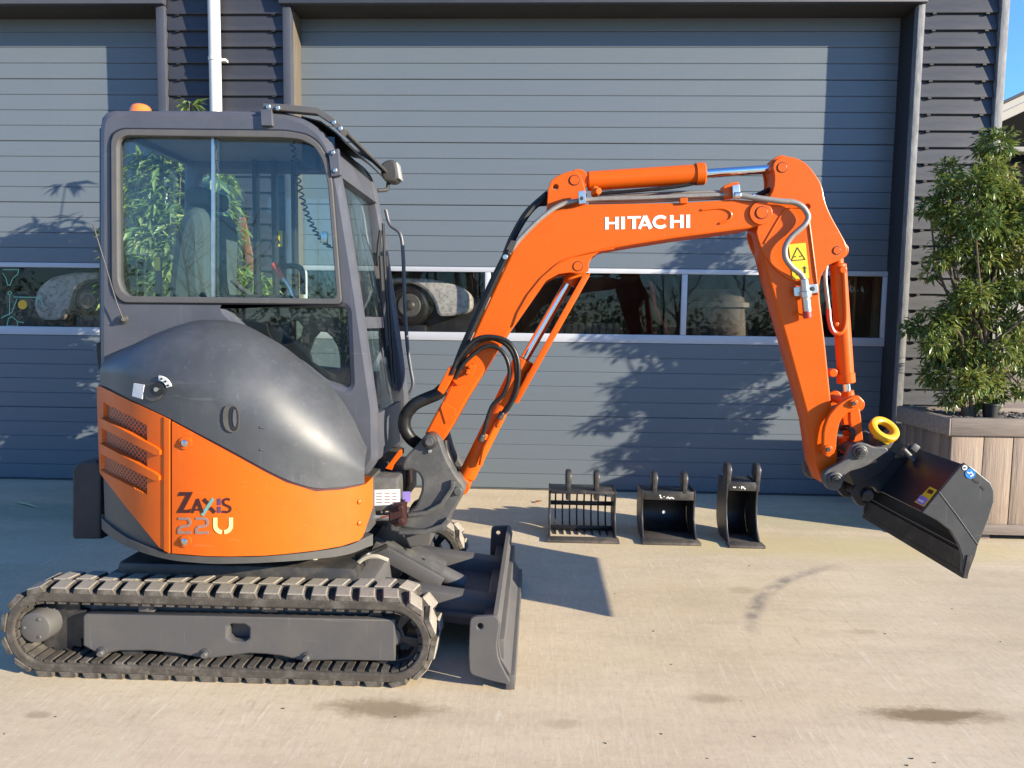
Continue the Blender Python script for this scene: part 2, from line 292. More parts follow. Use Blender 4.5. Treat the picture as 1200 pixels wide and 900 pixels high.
def grille_mat():
    mt = mat('grille_mesh', (0.05, 0.02, 0.015), 0.5, 0.2, var=0.1); n = mt.node_tree.nodes; l = mt.node_tree.links
    b = n['Principled BSDF']; tc = n.new('ShaderNodeTexCoord'); mp = n.new('ShaderNodeMapping'); mp.inputs['Rotation'].default_value = (0, R(45), 0)
    l.new(tc.outputs['Object'], mp.inputs['Vector'])
    sp = n.new('ShaderNodeSeparateXYZ'); l.new(mp.outputs[0], sp.inputs[0])
    def cell(s):
        a = n.new('ShaderNodeMath'); a.operation = 'MULTIPLY'; a.inputs[1].default_value = 62; l.new(s, a.inputs[0])
        f = n.new('ShaderNodeMath'); f.operation = 'FRACT'; l.new(a.outputs[0], f.inputs[0])
        g = n.new('ShaderNodeMath'); g.operation = 'GREATER_THAN'; g.inputs[1].default_value = 0.32; l.new(f.outputs[0], g.inputs[0]); return g.outputs[0]
    mm = n.new('ShaderNodeMath'); mm.operation = 'MULTIPLY'; l.new(cell(sp.outputs['X']), mm.inputs[0]); l.new(cell(sp.outputs['Z']), mm.inputs[1])
    mx = n.new('ShaderNodeMixRGB'); l.new(mm.outputs[0], mx.inputs[0]); mx.inputs[1].default_value = (0.40, 0.085, 0.02, 1); mx.inputs[2].default_value = (0.05, 0.016, 0.010, 1)
    l.new(mx.outputs[0], b.inputs['Base Color'])
grille_mat()

# ------------------------------------------------------------------ object helpers
ROOT = {}
def link(o):
    COL.objects.link(o); return o
def thing(name, label, cat, loc, group=None):
    o = link(bpy.data.objects.new(name, None)); o.location = loc; o.empty_display_size = 0.1
    o['label'] = label; o['category'] = cat
    if group: o['group'] = group
    ROOT[o.name] = Vector(loc); return o
def rootloc(p):
    while p.parent is not None: p = p.parent
    return ROOT.get(p.name, Vector((0, 0, 0)))
def finish(name, me, mtl, parent=None, smooth=True, ang=38, label=None, kind=None):
    """link a mesh given in world coordinates as one object (child of parent)"""
    if smooth and len(me.polygons):
        me.polygons.foreach_set('use_smooth', [True]*len(me.polygons))
        me.set_sharp_from_angle(angle=R(ang))
    if mtl is not None:
        me.materials.clear(); me.materials.append(MAT[mtl])
    o = bpy.data.objects.new(name, me); link(o); me.name = name
    # origin at the middle of the piece
    if len(me.vertices):
        xs = [v.co for v in me.vertices]
        c = Vector((sum(v.x for v in xs)/len(xs), sum(v.y for v in xs)/len(xs), sum(v.z for v in xs)/len(xs)))
        if parent is None or True:
            me.transform(Matrix.Translation(-c)); 
        if parent is not None:
            o.parent = parent
            o.location = c - world_of(parent)
        else: o.location = c
        o['_w'] = tuple(c)
    if label: o['label'] = label
    if kind: o['kind'] = kind
    return o
def world_of(o):
    p = Vector((0, 0, 0))
    while o is not None: p += Vector(o.location); o = o.parent
    return p
def bm_mesh(bm, name='m'):
    me = bpy.data.meshes.new(name); bmesh.ops.recalc_face_normals(bm, faces=bm.faces[:]); bm.to_mesh(me); bm.free(); return me

def chaikin(pts, n=1, k=0.25):
    for _ in range(n):
        q = []
        for i in range(len(pts)):
            a, b = pts[i], pts[(i+1) % len(pts)]
            q.append((a[0]+(b[0]-a[0])*k, a[1]+(b[1]-a[1])*k)); q.append((a[0]+(b[0]-a[0])*(1-k), a[1]+(b[1]-a[1])*(1-k)))
        pts = q
    return pts
def fillet(P, r, n=5):
    out = []
    for i in range(len(P)):
        a, b, c = Vector(P[i-1]), Vector(P[i]), Vector(P[(i+1) % len(P)]); la, lc = (a-b).length, (c-b).length
        d = min(r, la*0.48, lc*0.48); p, q = b+(a-b)/la*d, b+(c-b)/lc*d
        for k in range(n+1): t = k/n; out.append(tuple(p*(1-t)**2+b*2*t*(1-t)+q*t*t))
    return out
def circ(c, r, n=20): return [(c[0]+r*math.cos(2*math.pi*i/n), c[1]+r*math.sin(2*math.pi*i/n)) for i in range(n)]

def plate_mesh(loops, Y0, Y1, bevel=0.004):
    """loops: outer first then holes, in (X, Z); solid between depths Y0 and Y1 with rounded edges"""
    cu = bpy.data.curves.new('c', 'CURVE'); cu.dimensions = '2D'; cu.fill_mode = 'BOTH'
    half = abs(Y1-Y0)/2; bevel = min(bevel, half*0.9)
    cu.extrude = half-bevel; cu.bevel_depth = bevel; cu.bevel_resolution = 1; cu.offset = -bevel
    for lp in loops:
        s = cu.splines.new('POLY'); s.points.add(len(lp)-1); s.use_cyclic_u = True
        for p, q in zip(s.points, lp): p.co = (q[0], q[1], 0, 1)
    o = bpy.data.objects.new('c', cu); COL.objects.link(o)
    dg = bpy.context.evaluated_depsgraph_get(); dg.update()
    me = bpy.data.meshes.new_from_object(o.evaluated_get(dg))
    bpy.data.objects.remove(o); bpy.data.curves.remove(cu)
    yc = (Y0+Y1)/2
    me.transform(Matrix(((1, 0, 0, 0), (0, 0, -1, yc), (0, 1, 0, 0), (0, 0, 0, 1))))
    return me
def plate(name, outer, Y0, Y1, mtl, parent, holes=(), bevel=0.004, sm=0, k=0.25, hsm=None, Yp=None, label=None, fr=0):
    """outline read at depth Yp (default Y0), in picture coordinates"""
    Yp = Y0 if Yp is None else Yp
    hsm = sm if hsm is None else hsm
    L = []
    for i, lp in enumerate([outer]+list(holes)):
        s = sm if i == 0 else hsm
        if fr: lp = fillet(lp, fr)
        elif s: lp = chaikin(lp, s, k)
        L.append([(p.x, p.z) for p in (at(a, b, Yp) for a, b in lp)])
    return finish(name, plate_mesh(L, Y0, Y1, bevel), mtl, parent, label=label)
def plate_w(name, loops, Y0, Y1, mtl, parent, bevel=0.004, label=None):
    return finish(name, plate_mesh(loops, Y0, Y1, bevel), mtl, parent, label=label)

def add_box(bm, c, s, rot=None, bev=0.0, seg=2):
    r = bmesh.ops.create_cube(bm, size=1.0); vs = r['verts']
    M = Matrix.Translation(Vector(c)) @ (rot.to_4x4() if rot else Matrix.Identity(4)) @ Matrix.Diagonal((*s, 1))
    bmesh.ops.transform(bm, matrix=M, verts=vs)
    if bev:
        es = list({e for v in vs for e in v.link_edges}); bmesh.ops.bevel(bm, geom=es, offset=bev, segments=seg, affect='EDGES', profile=0.5)
def box(name, c, s, mtl, parent, rot=None, bev=0.004, **kw):
    bm = bmesh.new(); add_box(bm, c, s, rot, bev); return finish(name, bm_mesh(bm), mtl, parent, **kw)
def box2(name, a, b, mtl, parent, bev=0.004, **kw):
    a, b = Vector(a), Vector(b); c = (a+b)/2; s = tuple(abs(x) for x in (b-a)); return box(name, c, s, mtl, parent, None, bev, **kw)

def catmull(P, n=6):
    P = [Vector(p) for p in P]
    if len(P) < 3: return P
    Q = [P[0]*2-P[1]]+P+[P[-1]*2-P[-2]]; out = []
    for i in range(1, len(Q)-2):
        p0, p1, p2, p3 = Q[i-1:i+3]
        for j in range(n):
            t = j/n; out.append(0.5*((2*p1)+(p2-p0)*t+(2*p0-5*p1+4*p2-p3)*t*t+(3*p1-p0-3*p2+p3)*t*t*t))
    out.append(P[-1]); return out
def add_tube(bm, pts, r, seg=10, smooth=6, caps=True):
    P = catmull(pts, smooth) if smooth else [Vector(p) for p in pts]
    rr = r if isinstance(r, (list, tuple)) else None
    rings = []; T0 = (P[1]-P[0]).normalized(); N = T0.orthogonal().normalized()
    for i, p in enumerate(P):
        T = (P[min(i+1, len(P)-1)]-P[max(i-1, 0)]).normalized()
        N = (N-T*N.dot(T))
        N = N.normalized() if N.length > 1e-6 else T.orthogonal().normalized()
        B = T.cross(N)
        rad = r if rr is None else rr[0]+(rr[1]-rr[0])*i/(len(P)-1)
        rings.append([bm.verts.new(p+(N*math.cos(a)+B*math.sin(a))*rad) for a in (2*math.pi*k/seg for k in range(seg))])
    for a, b in zip(rings, rings[1:]):
        for k in range(seg): bm.faces.new((a[k], a[(k+1) % seg], b[(k+1) % seg], b[k]))
    if caps: bm.faces.new(rings[0]); bm.faces.new(rings[-1])
def tube(name, pts, r, mtl, parent, seg=10, smooth=6, **kw):
    bm = bmesh.new(); add_tube(bm, pts, r, seg, smooth); return finish(name, bm_mesh(bm), mtl, parent, **kw)
def add_rod(bm, p0, p1, prof, seg=28):
    """prof: [(distance along the axis, radius)]"""
    p0, p1 = Vector(p0), Vector(p1); T = (p1-p0).normalized(); N = T.orthogonal().normalized(); B = T.cross(N); rings = []
    for t, r in prof:
        rings.append([bm.verts.new(p0+T*t+(N*math.cos(a)+B*math.sin(a))*r) for a in (2*math.pi*k/seg for k in range(seg))])
    for a, b in zip(rings, rings[1:]):
        for k in range(seg): bm.faces.new((a[k], a[(k+1) % seg], b[(k+1) % seg], b[k]))
    bm.faces.new(rings[0]); bm.faces.new(rings[-1])
def cyl(name, p0, p1, r, mtl, parent, bev=0.004, seg=28, **kw):
    L = (Vector(p1)-Vector(p0)).length; bev = min(bev, L*0.4, r*0.4)
    bm = bmesh.new(); add_rod(bm, p0, p1, [(0, r-bev), (bev*0.3, r-bev*0.3), (bev, r), (L-bev, r), (L-bev*0.3, r-bev*0.3), (L, r-bev)], seg)
    kw.setdefault('ang', 20); return finish(name, bm_mesh(bm), mtl, parent, **kw)
def rod(name, p0, p1, prof, mtl, parent, seg=28, **kw):
    bm = bmesh.new(); add_rod(bm, p0, p1, prof, seg); return finish(name, bm_mesh(bm), mtl, parent, **kw)
def pycyl(name, px, py, rpx, Y0, Y1, mtl, parent, bev=0.004, seg=28, **kw):
    """cylinder with its axis along Y through a picked point of the face at Y0"""
    p = at(px, py, Y0); r = (at(px+rpx, py, Y0)-p).length
    if name in ('ear_pin', 'head_pin', 'arm_pivot_pin'): cyl('pin_gap', (p.x, Y0+0.0033, p.z), (p.x, Y0+0.012, p.z), r+0.0045, 'grease', parent, 0.0005, seg)
    return cyl(name, p, (p.x, Y1, p.z), r, mtl, parent, bev, seg, **kw)
def bolt_head(bm, p, n, r=0.012, h=0.008):
    n = Vector(n).normalized(); add_rod(bm, Vector(p), Vector(p)+n*h, [(0, r), (h*0.7, r), (h, r*0.75)], 6)
def strip(name, prof, Y0, Y1, th, mtl, parent, bevel=0.004, Yp=None):
    """profile line (picked at Yp) given a thickness th to its right side and run from Y0 to Y1"""
    Yp = Y0 if Yp is None else Yp
    P = [Vector((q.x, q.z)) for q in (at(a, b, Yp) for a, b in prof)]
    off = []
    for i, p in enumerate(P):
        t = (P[min(i+1, len(P)-1)]-P[max(i-1, 0)]).normalized(); off.append(p+Vector((t.y, -t.x))*th)
    return plate_w(name, [[tuple(p) for p in P]+[tuple(p) for p in reversed(off)]], Y0, Y1, mtl, parent, bevel)
def strip_xz(name, P, Y0, Y1, th, mtl, parent, bevel=0.003):
    P = [Vector(p) for p in P]; off = []
    for i, p in enumerate(P):
        t = (P[min(i+1, len(P)-1)]-P[max(i-1, 0)]).normalized(); off.append(p+Vector((t.y, -t.x))*th)
    return plate_w(name, [[tuple(p) for p in P]+[tuple(p) for p in reversed(off)]], Y0, Y1, mtl, parent, bevel)
def quad_sheet(name, corners, mtl, parent, th=0.0015, **kw):
    """thin flat piece (sticker, print) on four world corners, with a real thickness"""
    c = [Vector(p) for p in corners]; n = (c[1]-c[0]).cross(c[2]-c[0]).normalized()
    if n.dot(c[0]-EYE) > 0: n = -n
    bm = bmesh.new(); a = [bm.verts.new(p) for p in c]; b = [bm.verts.new(p+n*th) for p in c]
    bm.faces.new(a); bm.faces.new(b)
    for i in range(len(c)): bm.faces.new((a[i], a[(i+1) % len(c)], b[(i+1) % len(c)], b[i]))
    return finish(name, bm_mesh(bm), mtl, parent, smooth=False, **kw)
def polys_mesh(polys, fn, th):
    """flat lettering: polygons in (u,v) mapped by fn(u,v,depth) to world, th thick"""
    bm = bmesh.new()
    for ii, pl in enumerate(polys):
        e_ = 0.00012*(ii % 7); a = [bm.verts.new(fn(u, v, 0)) for u, v in pl]; b = [bm.verts.new(fn(u, v, th+e_)) for u, v in pl]
        bm.faces.new(a); bm.faces.new(list(reversed(b)))
        for i in range(len(pl)): bm.faces.new((a[i], b[i], b[(i+1) % len(pl)], a[(i+1) % len(pl)]))
    return bm_mesh(bm)
def stroke(pts, wd):
    """constant-width stroke through 2-D points -> list of quads (u,v)"""
    P = [Vector(p) for p in pts]; L, Rr = [], []
    for i, p in enumerate(P):
        if i == 0: t = P[1]-P[0]
        elif i == len(P)-1: t = P[-1]-P[-2]
        else: t = (P[i+1]-P[i]).normalized()+(P[i]-P[i-1]).normalized()
        t.normalize(); nn = Vector((-t.y, t.x)); k = 1.0
        if 0 < i < len(P)-1:
            s = (P[i]-P[i-1]).normalized(); k = 1/max(0.5, abs(nn.dot(Vector((-s.y, s.x)))))
        L.append(p+nn*wd/2*k); Rr.append(p-nn*wd/2*k)
    return [[tuple(L[i]), tuple(L[i+1]), tuple(Rr[i+1]), tuple(Rr[i])] for i in range(len(P)-1)]
def arc(cx, cy, rx, ry, a0, a1, n=10): return [(cx+rx*math.cos(R(a0+(a1-a0)*i/n)), cy+ry*math.sin(R(a0+(a1-a0)*i/n))) for i in range(n+1)]

def structure(o): o['kind'] = 'structure'; return o

# ------------------------------------------------------------------ ground
bm = bmesh.new()
vs = [bm.verts.new(p) for p in ((-300, -300, 0), (300, -300, 0), (300, 300, 0), (-300, 300, 0))]; bm.faces.new(vs)
me = bm_mesh(bm)
for p in me.polygons:
    if p.normal.z < 0: me.flip_normals()
me.materials.append(MAT['yard_concrete'])
yard = link(bpy.data.objects.new('concrete_yard', me)); structure(yard)
yard['label'] = 'pale beige broom finished concrete yard with brown damp stains'

# ------------------------------------------------------------------ workshop building
YW, YD = 6.50, 6.80           # wall face, door face
ZL = 4.235                     # underside of the lintel
XR = 3.79                     # right-hand corner
bld = thing('workshop_building', 'dark timber clad workshop with grey sectional garage doors and white window bands', 'building', (0, 6.5, 0))
def wall_box(name, a, b, mtl='dark_interior', bev=0): return box2(name, a, b, mtl, bld, bev)
YB = 15.0
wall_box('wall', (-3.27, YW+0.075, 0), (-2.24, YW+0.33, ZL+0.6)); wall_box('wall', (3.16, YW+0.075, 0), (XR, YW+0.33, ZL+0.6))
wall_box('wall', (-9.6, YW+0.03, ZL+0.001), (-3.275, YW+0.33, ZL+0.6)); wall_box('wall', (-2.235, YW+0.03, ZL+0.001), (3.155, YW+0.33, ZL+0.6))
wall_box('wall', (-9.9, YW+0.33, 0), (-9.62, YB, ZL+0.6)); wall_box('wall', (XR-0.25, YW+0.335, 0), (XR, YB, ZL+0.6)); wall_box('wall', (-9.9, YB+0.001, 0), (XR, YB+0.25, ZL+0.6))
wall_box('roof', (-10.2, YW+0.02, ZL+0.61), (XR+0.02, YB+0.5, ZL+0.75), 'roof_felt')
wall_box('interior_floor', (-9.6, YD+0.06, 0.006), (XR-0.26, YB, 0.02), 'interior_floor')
# lintel boards over the two doors
box2('lintel', (-9.6, YW-0.035, ZL+0.0), (-3.262, YW+0.029, ZL+0.50), 'trim_paint', bld, 0.006)
box2('lintel', (-2.262, YW-0.035, ZL+0.0), (3.165, YW+0.029, ZL+0.50), 'trim_paint', bld, 0.006)
# trims at the door openings (front face boards) and the jamb linings behind them
def trim(x0, x1, m_, y0=YW, z1=ZL-0.003): box2('door_trim', (x0, y0, 0), (x1, YW+0.072, z1), m_, bld, 0.005)
trim(-3.345, -3.27, 'trim_paint'); trim(-2.24, -2.17, 'trim_paint'); trim(3.107, 3.163, 'weathered_trim')
box2('corner_board', (XR-0.005, YW+0.008, 0), (XR+0.062, YW+0.12, ZL+0.6), 'weathered_trim', bld, 0.005)
for x0, x1, mm in ((-3.342, -3.272, 'jamb_wood'), (-2.238, -2.175, 'jamb_wood'), (3.109, 3.16, 'door_gap')):
    box2('door_jamb', (x0, YW+0.074, 0), (x1, YD-0.003, ZL-0.003), mm, bld, 0.002)
# overlapping siding boards
def siding(x0, x1, pitch=0.1372):
    z = 0.06; k = 0; L = x1-x0
    bm = bmesh.new()
    pr = [(0.0, 0.0), (-0.036, 0.0), (-0.038, 0.004), (-0.012, pitch+0.012), (0.0, pitch+0.012)]
    for x in (0, L):
        for y, zz in pr: bm.verts.new((x-L/2, y, zz))
    bm.verts.ensure_lookup_table(); n = len(pr)
    bm.faces.new([bm.verts[i] for i in range(n)]); bm.faces.new([bm.verts[n+i] for i in reversed(range(n))])
    for i in range(n): bm.faces.new([bm.verts[j] for j in (i, n+i, n+(i+1) % n, (i+1) % n)])
    me = bm_mesh(bm); me.materials.append(MAT['siding_paint'])
    cl = bmesh.new()
    add_box(cl, (0, -0.030, -0.006), (0.03, 0.02, 0.014), None, 0)
    clm = bm_mesh(cl); clm.materials.append(MAT['black_plastic'])
    while z < ZL+0.5:
        o = link(bpy.data.objects.new('siding_board', me)); o.parent = bld; o.location = Vector(((x0+x1)/2, YW+0.073, z))-Vector(bld.location)
        o.rotation_euler = (random.uniform(-0.006, 0.006), random.uniform(-0.0012, 0.0012), 0)
        for sx in (-L/2+0.09, L/2-0.09): c = link(bpy.data.objects.new('board_clip', clm)); c.parent = o; c.location = (sx, 0, 0)
        z += pitch; k += 1
siding(-3.266, -2.243); siding(3.166, XR-0.008)
# rain pipe on the pier
pp = at(252, 60, YW-0.04)
dp = cyl('downpipe', (pp.x, YW-0.045, 0.05), (pp.x, YW-0.045, ZL+0.6), 0.05, 'pipe_paint', bld, 0.002)
for zz in (at(252, 70, YW-0.04).z, 2.2, 0.8):
    cyl('pipe_bracket', (pp.x, YW-0.045, zz-0.016), (pp.x, YW-0.045, zz+0.016), 0.056, 'pipe_paint', dp, 0.003)
    box2('pipe_bracket', (pp.x+0.03, YW-0.04, zz-0.01), (pp.x+0.09, YW+0.02, zz+0.012), 'pipe_paint', dp, 0.002)

# sectional doors: slats, a band of framed windows, slats
def sectional_door(x0, x1, mull):
    d = box2('sectional_door', (x0, YD+0.03, 0.0), (x1, YD+0.05, 0.035), 'black_plastic', bld, 0)      # bottom seal, carries the rest
    org = world_of(d); L = x1-x0; P = 0.1375
    def slat_mesh(h):
        bm = bmesh.new(); g = 0.0012
        pr = [(0.03, g), (0.0032, g), (0.0, g+0.0050), (0.0, h-g-0.0050), (0.0032, h-g), (0.03, h-g)]; n = len(pr)
        for x in (-L/2, L/2):
            for y, z in pr: bm.verts.new((x, y, z))
        bm.verts.ensure_lookup_table()
        bm.faces.new([bm.verts[i] for i in range(n)]); bm.faces.new([bm.verts[n+i] for i in reversed(range(n))])
        for i in range(n): bm.faces.new([bm.verts[j] for j in (i, n+i, n+(i+1) % n, (i+1) % n)])
        me = bm_mesh(bm); me.materials.append(MAT['door_paint']); return me
    sm_ = slat_mesh(P)
    def slat(z):
        o = link(bpy.data.objects.new('door_slat', sm_)); o.parent = d; o.location = Vector(((x0+x1)/2, YD+random.uniform(-0.0007, 0.0007), z))-org
        o.rotation_euler = (random.uniform(-0.004, 0.004), 0, 0)
    z = 0.0; i = 0
    for i in range(10):
        slat(0.012+z); z += P - (0.0012 if i else 0)
        if i == 4: z += 0.003
    zb, zt = 1.385, 2.053
    z = zt+0.001
    k = 0
    while z < ZL+0.2:
        slat(z); z += P
        k += 1
        if k % 4 == 0: z += 0.0035
    # solid backing a little behind the slats (the joints show dark)
    bk = bmesh.new(); add_box(bk, ((x0+x1)/2, YD+0.04, zb/2), (L, 0.015, zb-0.01)); add_box(bk, ((x0+x1)/2, YD+0.04, (zt+ZL+0.4)/2), (L, 0.015, ZL+0.4-zt-0.01))
    finish('door_backing', bm_mesh(bk), 'door_gap', d, smooth=False)
    # window band
    tr_, br_ = 0.045, 0.082
    box2('window_frame', (x0, YD-0.006, zt-tr_), (x1, YD+0.04, zt-0.001), 'door_frame', d, 0.004)
    box2('window_frame', (x0, YD-0.008, zb-0.004), (x1, YD+0.04, zb+br_-0.01), 'door_frame', d, 0.004)
    xs = [x0]+mull+[x1]
    for j, x in enumerate(xs):
        wd = 0.05
        a = x if j == 0 else x-wd if j == len(xs)-1 else x-wd/2
        box2('window_mullion', (a, YD-0.003, zb+br_-0.0095), (a+wd, YD+0.038, zt-tr_-0.0005), 'door_frame', d, 0.004)
    for a, b in zip(xs, xs[1:]):
        box2('window_pane', (a+0.02, YD+0.020, zb+br_-0.02), (b-0.02, YD+0.026, zt-tr_+0.01), 'door_glass', d, 0)
    return d
mx = [at(801.5, 360, YD).x, at(572, 350, YD).x]
gap = mx[0]-mx[1]
sectional_door(-2.20, at(1038, 360, YD).x+0.02, [mx[1]-0.005, mx[0]])
sectional_door(-8.70, -3.30, [-8.7+1.35, -8.7+2.7])
# black guide rail between the door edge and the jamb at the right
box2('guide_rail', (at(1038, 360, YD).x+0.022, YD-0.002, 0), (3.10, YD+0.05, ZL), 'door_gap', bld, 0)
box2('threshold', (-8.8, YD-0.02, 0.004), (3.1, YD+0.2, 0.011), 'interior_floor', bld, 0)

# ------------------------------------------------------------------ things inside the hall, seen through the panes
def parked_wing(wing, wheel, rpx, Y, m_, label):
    """front wing and wheel of a vehicle standing close behind the glass"""
    c = at(wheel[0], wheel[1], Y); t = thing('parked_vehicle', label, 'vehicle', (c.x, Y+0.4, 0.02), 'vehicles parked inside the hall')
    plate('wing', wing, Y, Y+0.22, m_, t, bevel=0.03, fr=8)
    r = (at(wheel[0]+rpx, wheel[1], Y)-c).length
    cyl('tyre', (c.x, Y+0.03, c.z), (c.x, Y+0.24, c.z), r, 'hose_rubber', t, 0.05); cyl('rim', (c.x, Y+0.015, c.z), (c.x, Y+0.05, c.z), r*0.55, 'cast_grey', t, 0.01)
    rod('hub', (c.x, Y, c.z), (c.x, Y+0.05, c.z), [(0, 0.03), (0.015, 0.05), (0.05, 0.05)], 'worn_black', t)
    box2('chassis', (c.x-1.1, Y+0.26, 0.9), (c.x+1.0, Y+1.6, c.z+0.1), 'black_steel', t, 0.03)
    box2('axle_stand', (c.x-0.15, Y+0.06, 0.02), (c.x+0.15, Y+0.5, c.z-r+0.02), 'black_steel', t, 0.01)
parked_wing([(446, 330), (462, 325), (500, 326), (535, 333), (553, 345), (553, 364), (538, 370), (513, 372), (509, 355), (500, 341), (484, 332), (462, 331), (448, 336)], (479, 358), 25, 6.93, 'wing_paint', 'vehicle with dusty white wing behind the left pane of the wide garage door')
parked_wing([(44, 336), (60, 324), (86, 319), (116, 318), (116, 327), (98, 329), (87, 338), (84, 350), (79, 365), (70, 376), (46, 376), (38, 358)], (101, 352), 19, 6.95, 'wing_paint', 'vehicle with grey white wing behind the pane of the far left garage door')
gs = thing('window_sticker', 'pale green line drawn sticker on the far left garage window', 'sticker', (at(12, 350, YD+0.018).x, YD+0.018, at(12, 384, YD).z))
for q in ([(3, 316), (22, 316), (21, 321), (15, 326), (12, 334), (9, 334), (7, 326), (3, 320)], [(11.5, 341), (14, 343.5), (11.5, 346), (9, 343.5), (11.5, 341)], [(11.5, 347), (11, 370)], [(8, 382), (10, 373), (14, 371), (20, 376), (21, 382), (8, 382)], [(16, 348), (48, 348.5), (50, 359)], [(20, 350), (14, 366), (1, 373)], [(42, 358), (43, 350), (47, 350)], [(21, 377), (28, 378)]):
    finish('sticker_line', polys_mesh(stroke(q, 0.9), lambda u, v, d: at(u, v, YD+0.0195-d), 0.0008), 'green_print', gs, smooth=False)
quad_sheet('sticker_spot', [at(x, y, YD+0.019) for x, y in circ((26.5, 357), 5.5, 14)], 'yellow_paint', gs)
bx = thing('barrel', 'dark round barrel behind the pane right of the middle', 'barrel', (at(845, 360, 7.3).x, 7.4, 0.02))
p = at(845, 360, 7.3)
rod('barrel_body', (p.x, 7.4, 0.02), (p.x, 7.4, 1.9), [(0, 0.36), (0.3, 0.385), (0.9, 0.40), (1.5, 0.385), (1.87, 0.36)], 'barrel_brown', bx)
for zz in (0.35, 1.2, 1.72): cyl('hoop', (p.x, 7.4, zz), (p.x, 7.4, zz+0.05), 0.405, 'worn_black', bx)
cb = thing('wooden_crate', 'slatted wooden crate inside the hall behind the middle pane', 'crate', (at(690, 375, 8.2).x, 8.2, 0.02))
p = at(690, 372, 8.0); box2('crate_stand', (p.x-0.5, 8.05, 0.02), (p.x+0.5, 8.6, 1.32), 'dark_interior', cb, 0.01)
for i in range(9): box2('crate_slat', (p.x-0.32+i*0.075, 8.02, 1.325), (p.x-0.32+i*0.075+0.05, 8.045, 1.56), 'planter_wood', cb, 0.004)
box2('crate_box', (p.x-0.33, 8.05, 1.325), (p.x+0.37, 8.55, 1.55), 'brown_board', cb, 0.004)
hs = thing('hose_loop', 'red hose hanging in a loop inside the hall behind the middle pane', 'hose', (at(773, 372, 7.5).x, 7.5, 0.02))
tube('hose', [at(762, 330, 7.5), at(766, 345, 7.5), at(768, 360, 7.5), at(775, 375, 7.5), at(782, 388, 7.5), at(783, 402, 7.5), at(783, 470, 7.5)+Vector((0, 0, 0)), Vector((at(783, 470, 7.5).x, 7.5, 0.03))], 0.018, 'red_plastic', hs)
cpb = thing('wall_panelling', 'brown timber boarding behind the rightmost pane', 'boarding', (at(1012, 360, 7.6).x, 7.6, 0.02))
p0, p1 = at(990, 360, 7.7), at(1050, 360, 7.7)
for i in range(5):
    w_ = (p1.x-p0.x+0.5)/5; box2('board', (p0.x-0.1+i*w_, 7.7, 0.02), (p0.x-0.1+(i+1)*w_-0.006, 7.73, 2.4), 'brown_board', cpb, 0.003)
q = at(1027, 360, 7.62); box2('batten', (q.x-0.02, 7.62, 0.02), (q.x+0.035, 7.69, 2.4), 'pine_wood', cpb, 0.003)
q = at(1003, 360, 7.62); box2('batten', (q.x-0.01, 7.66, 1.52), (q.x+0.012, 7.695, 2.4), 'pine_wood', cpb, 0.002)

# ------------------------------------------------------------------ the excavator
EX = thing('excavator', 'orange and dark grey compact tracked excavator with closed cab standing on the yard', 'excavator', (-1.35, 3.7, 0))

# --- tracks
TX1, TX2, TZ, RO, RI = -2.10, -0.612, 0.203, 0.177, 0.137
def stadium(r, n=20):
    P = []
    for i in range(n+1): a = R(90+180*i/n); P.append((TX1+r*math.cos(a), TZ+r*math.sin(a)))
    for i in range(n+1): a = R(-90+180*i/n); P.append((TX2+r*math.cos(a), TZ+r*math.sin(a)))
    return P
LEN = 2*(TX2-TX1)+2*math.pi*RO
def on_track(s, r):
    s %= LEN; a = TX2-TX1; h = math.pi*RO
    if s < a: return Vector((TX2-s, 0, TZ+r)), 90.0
    s -= a
    if s < h: an = 90+180*s/h; return Vector((TX1+r*math.cos(R(an)), 0, TZ+r*math.sin(R(an)))), an
    s -= h
    if s < a: return Vector((TX1+s, 0, TZ-r)), 270.0
    s -= a; an = 270+180*s/h; return Vector((TX2+r*math.cos(R(an)), 0, TZ+r*math.sin(R(an)))), an
def lug_mesh(skew):
    bm = bmesh.new(); w2, h = 0.056, 0.024
    def q(x, y, z): return bm.verts.new((x+skew*(y/w2), y, z))
    lo = [q(-0.043, -w2, -0.004), q(0.043, -w2, -0.004), q(0.043, w2, -0.004), q(-0.043, w2, -0.004)]
    hi = [q(-0.037, -w2+0.004, h), q(0.030, -w2+0.004, h), q(0.030, w2-0.004, h), q(-0.037, w2-0.004, h)]
    bm.faces.new(lo); bm.faces.new(hi)
    for i in range(4): bm.faces.new((lo[i], lo[(i+1) % 4], hi[(i+1) % 4], hi[i]))
    bmesh.ops.bevel(bm, geom=list(bm.edges), offset=0.004, segments=1, affect='EDGES')
    me = bm_mesh(bm); me.materials.append(MAT['rubber']); me.materials.append(MAT['dusty_rubber'])
    for p in me.polygons: p.material_index = 1 if p.normal.z > 0.75 else 0
    return me
LUGA, LUGB = lug_mesh(-0.012), lug_mesh(0.010)
def make_track(Y0, Y1):
    tr = finish('rubber_track', plate_mesh([stadium(RO), stadium(RI)], Y0, Y1, 0.008), 'rubber', EX)
    org = world_of(tr); NL = 40
    for row, (me, yo, ph) in enumerate(((LUGA, Y0+0.055, 0.0), (LUGB, Y1-0.052, 0.45))):
        for i in range(NL):
            p, an = on_track((i+ph)*LEN/NL, RO-0.001); p.y = yo
            o = link(bpy.data.objects.new('tread_lug', me)); o.parent = tr; o.location = p-org
            o.rotation_euler = (0, R(90-an), 0); o.scale = (random.uniform(0.95, 1.05), 1, random.uniform(0.92, 1.06))
    bm = bmesh.new(); NR = 78
    for i in range(NR):
        p, an = on_track(i*LEN/NR, RI-0.001); p.y = (Y0+Y1)/2
        add_box(bm, p, (0.030, (Y1-Y0)-0.02, 0.022), Matrix.Rotation(R(90-an), 3, 'Y'))
    finish('inner_tread', bm_mesh(bm), 'rubber', tr, smooth=False, kind='stuff')
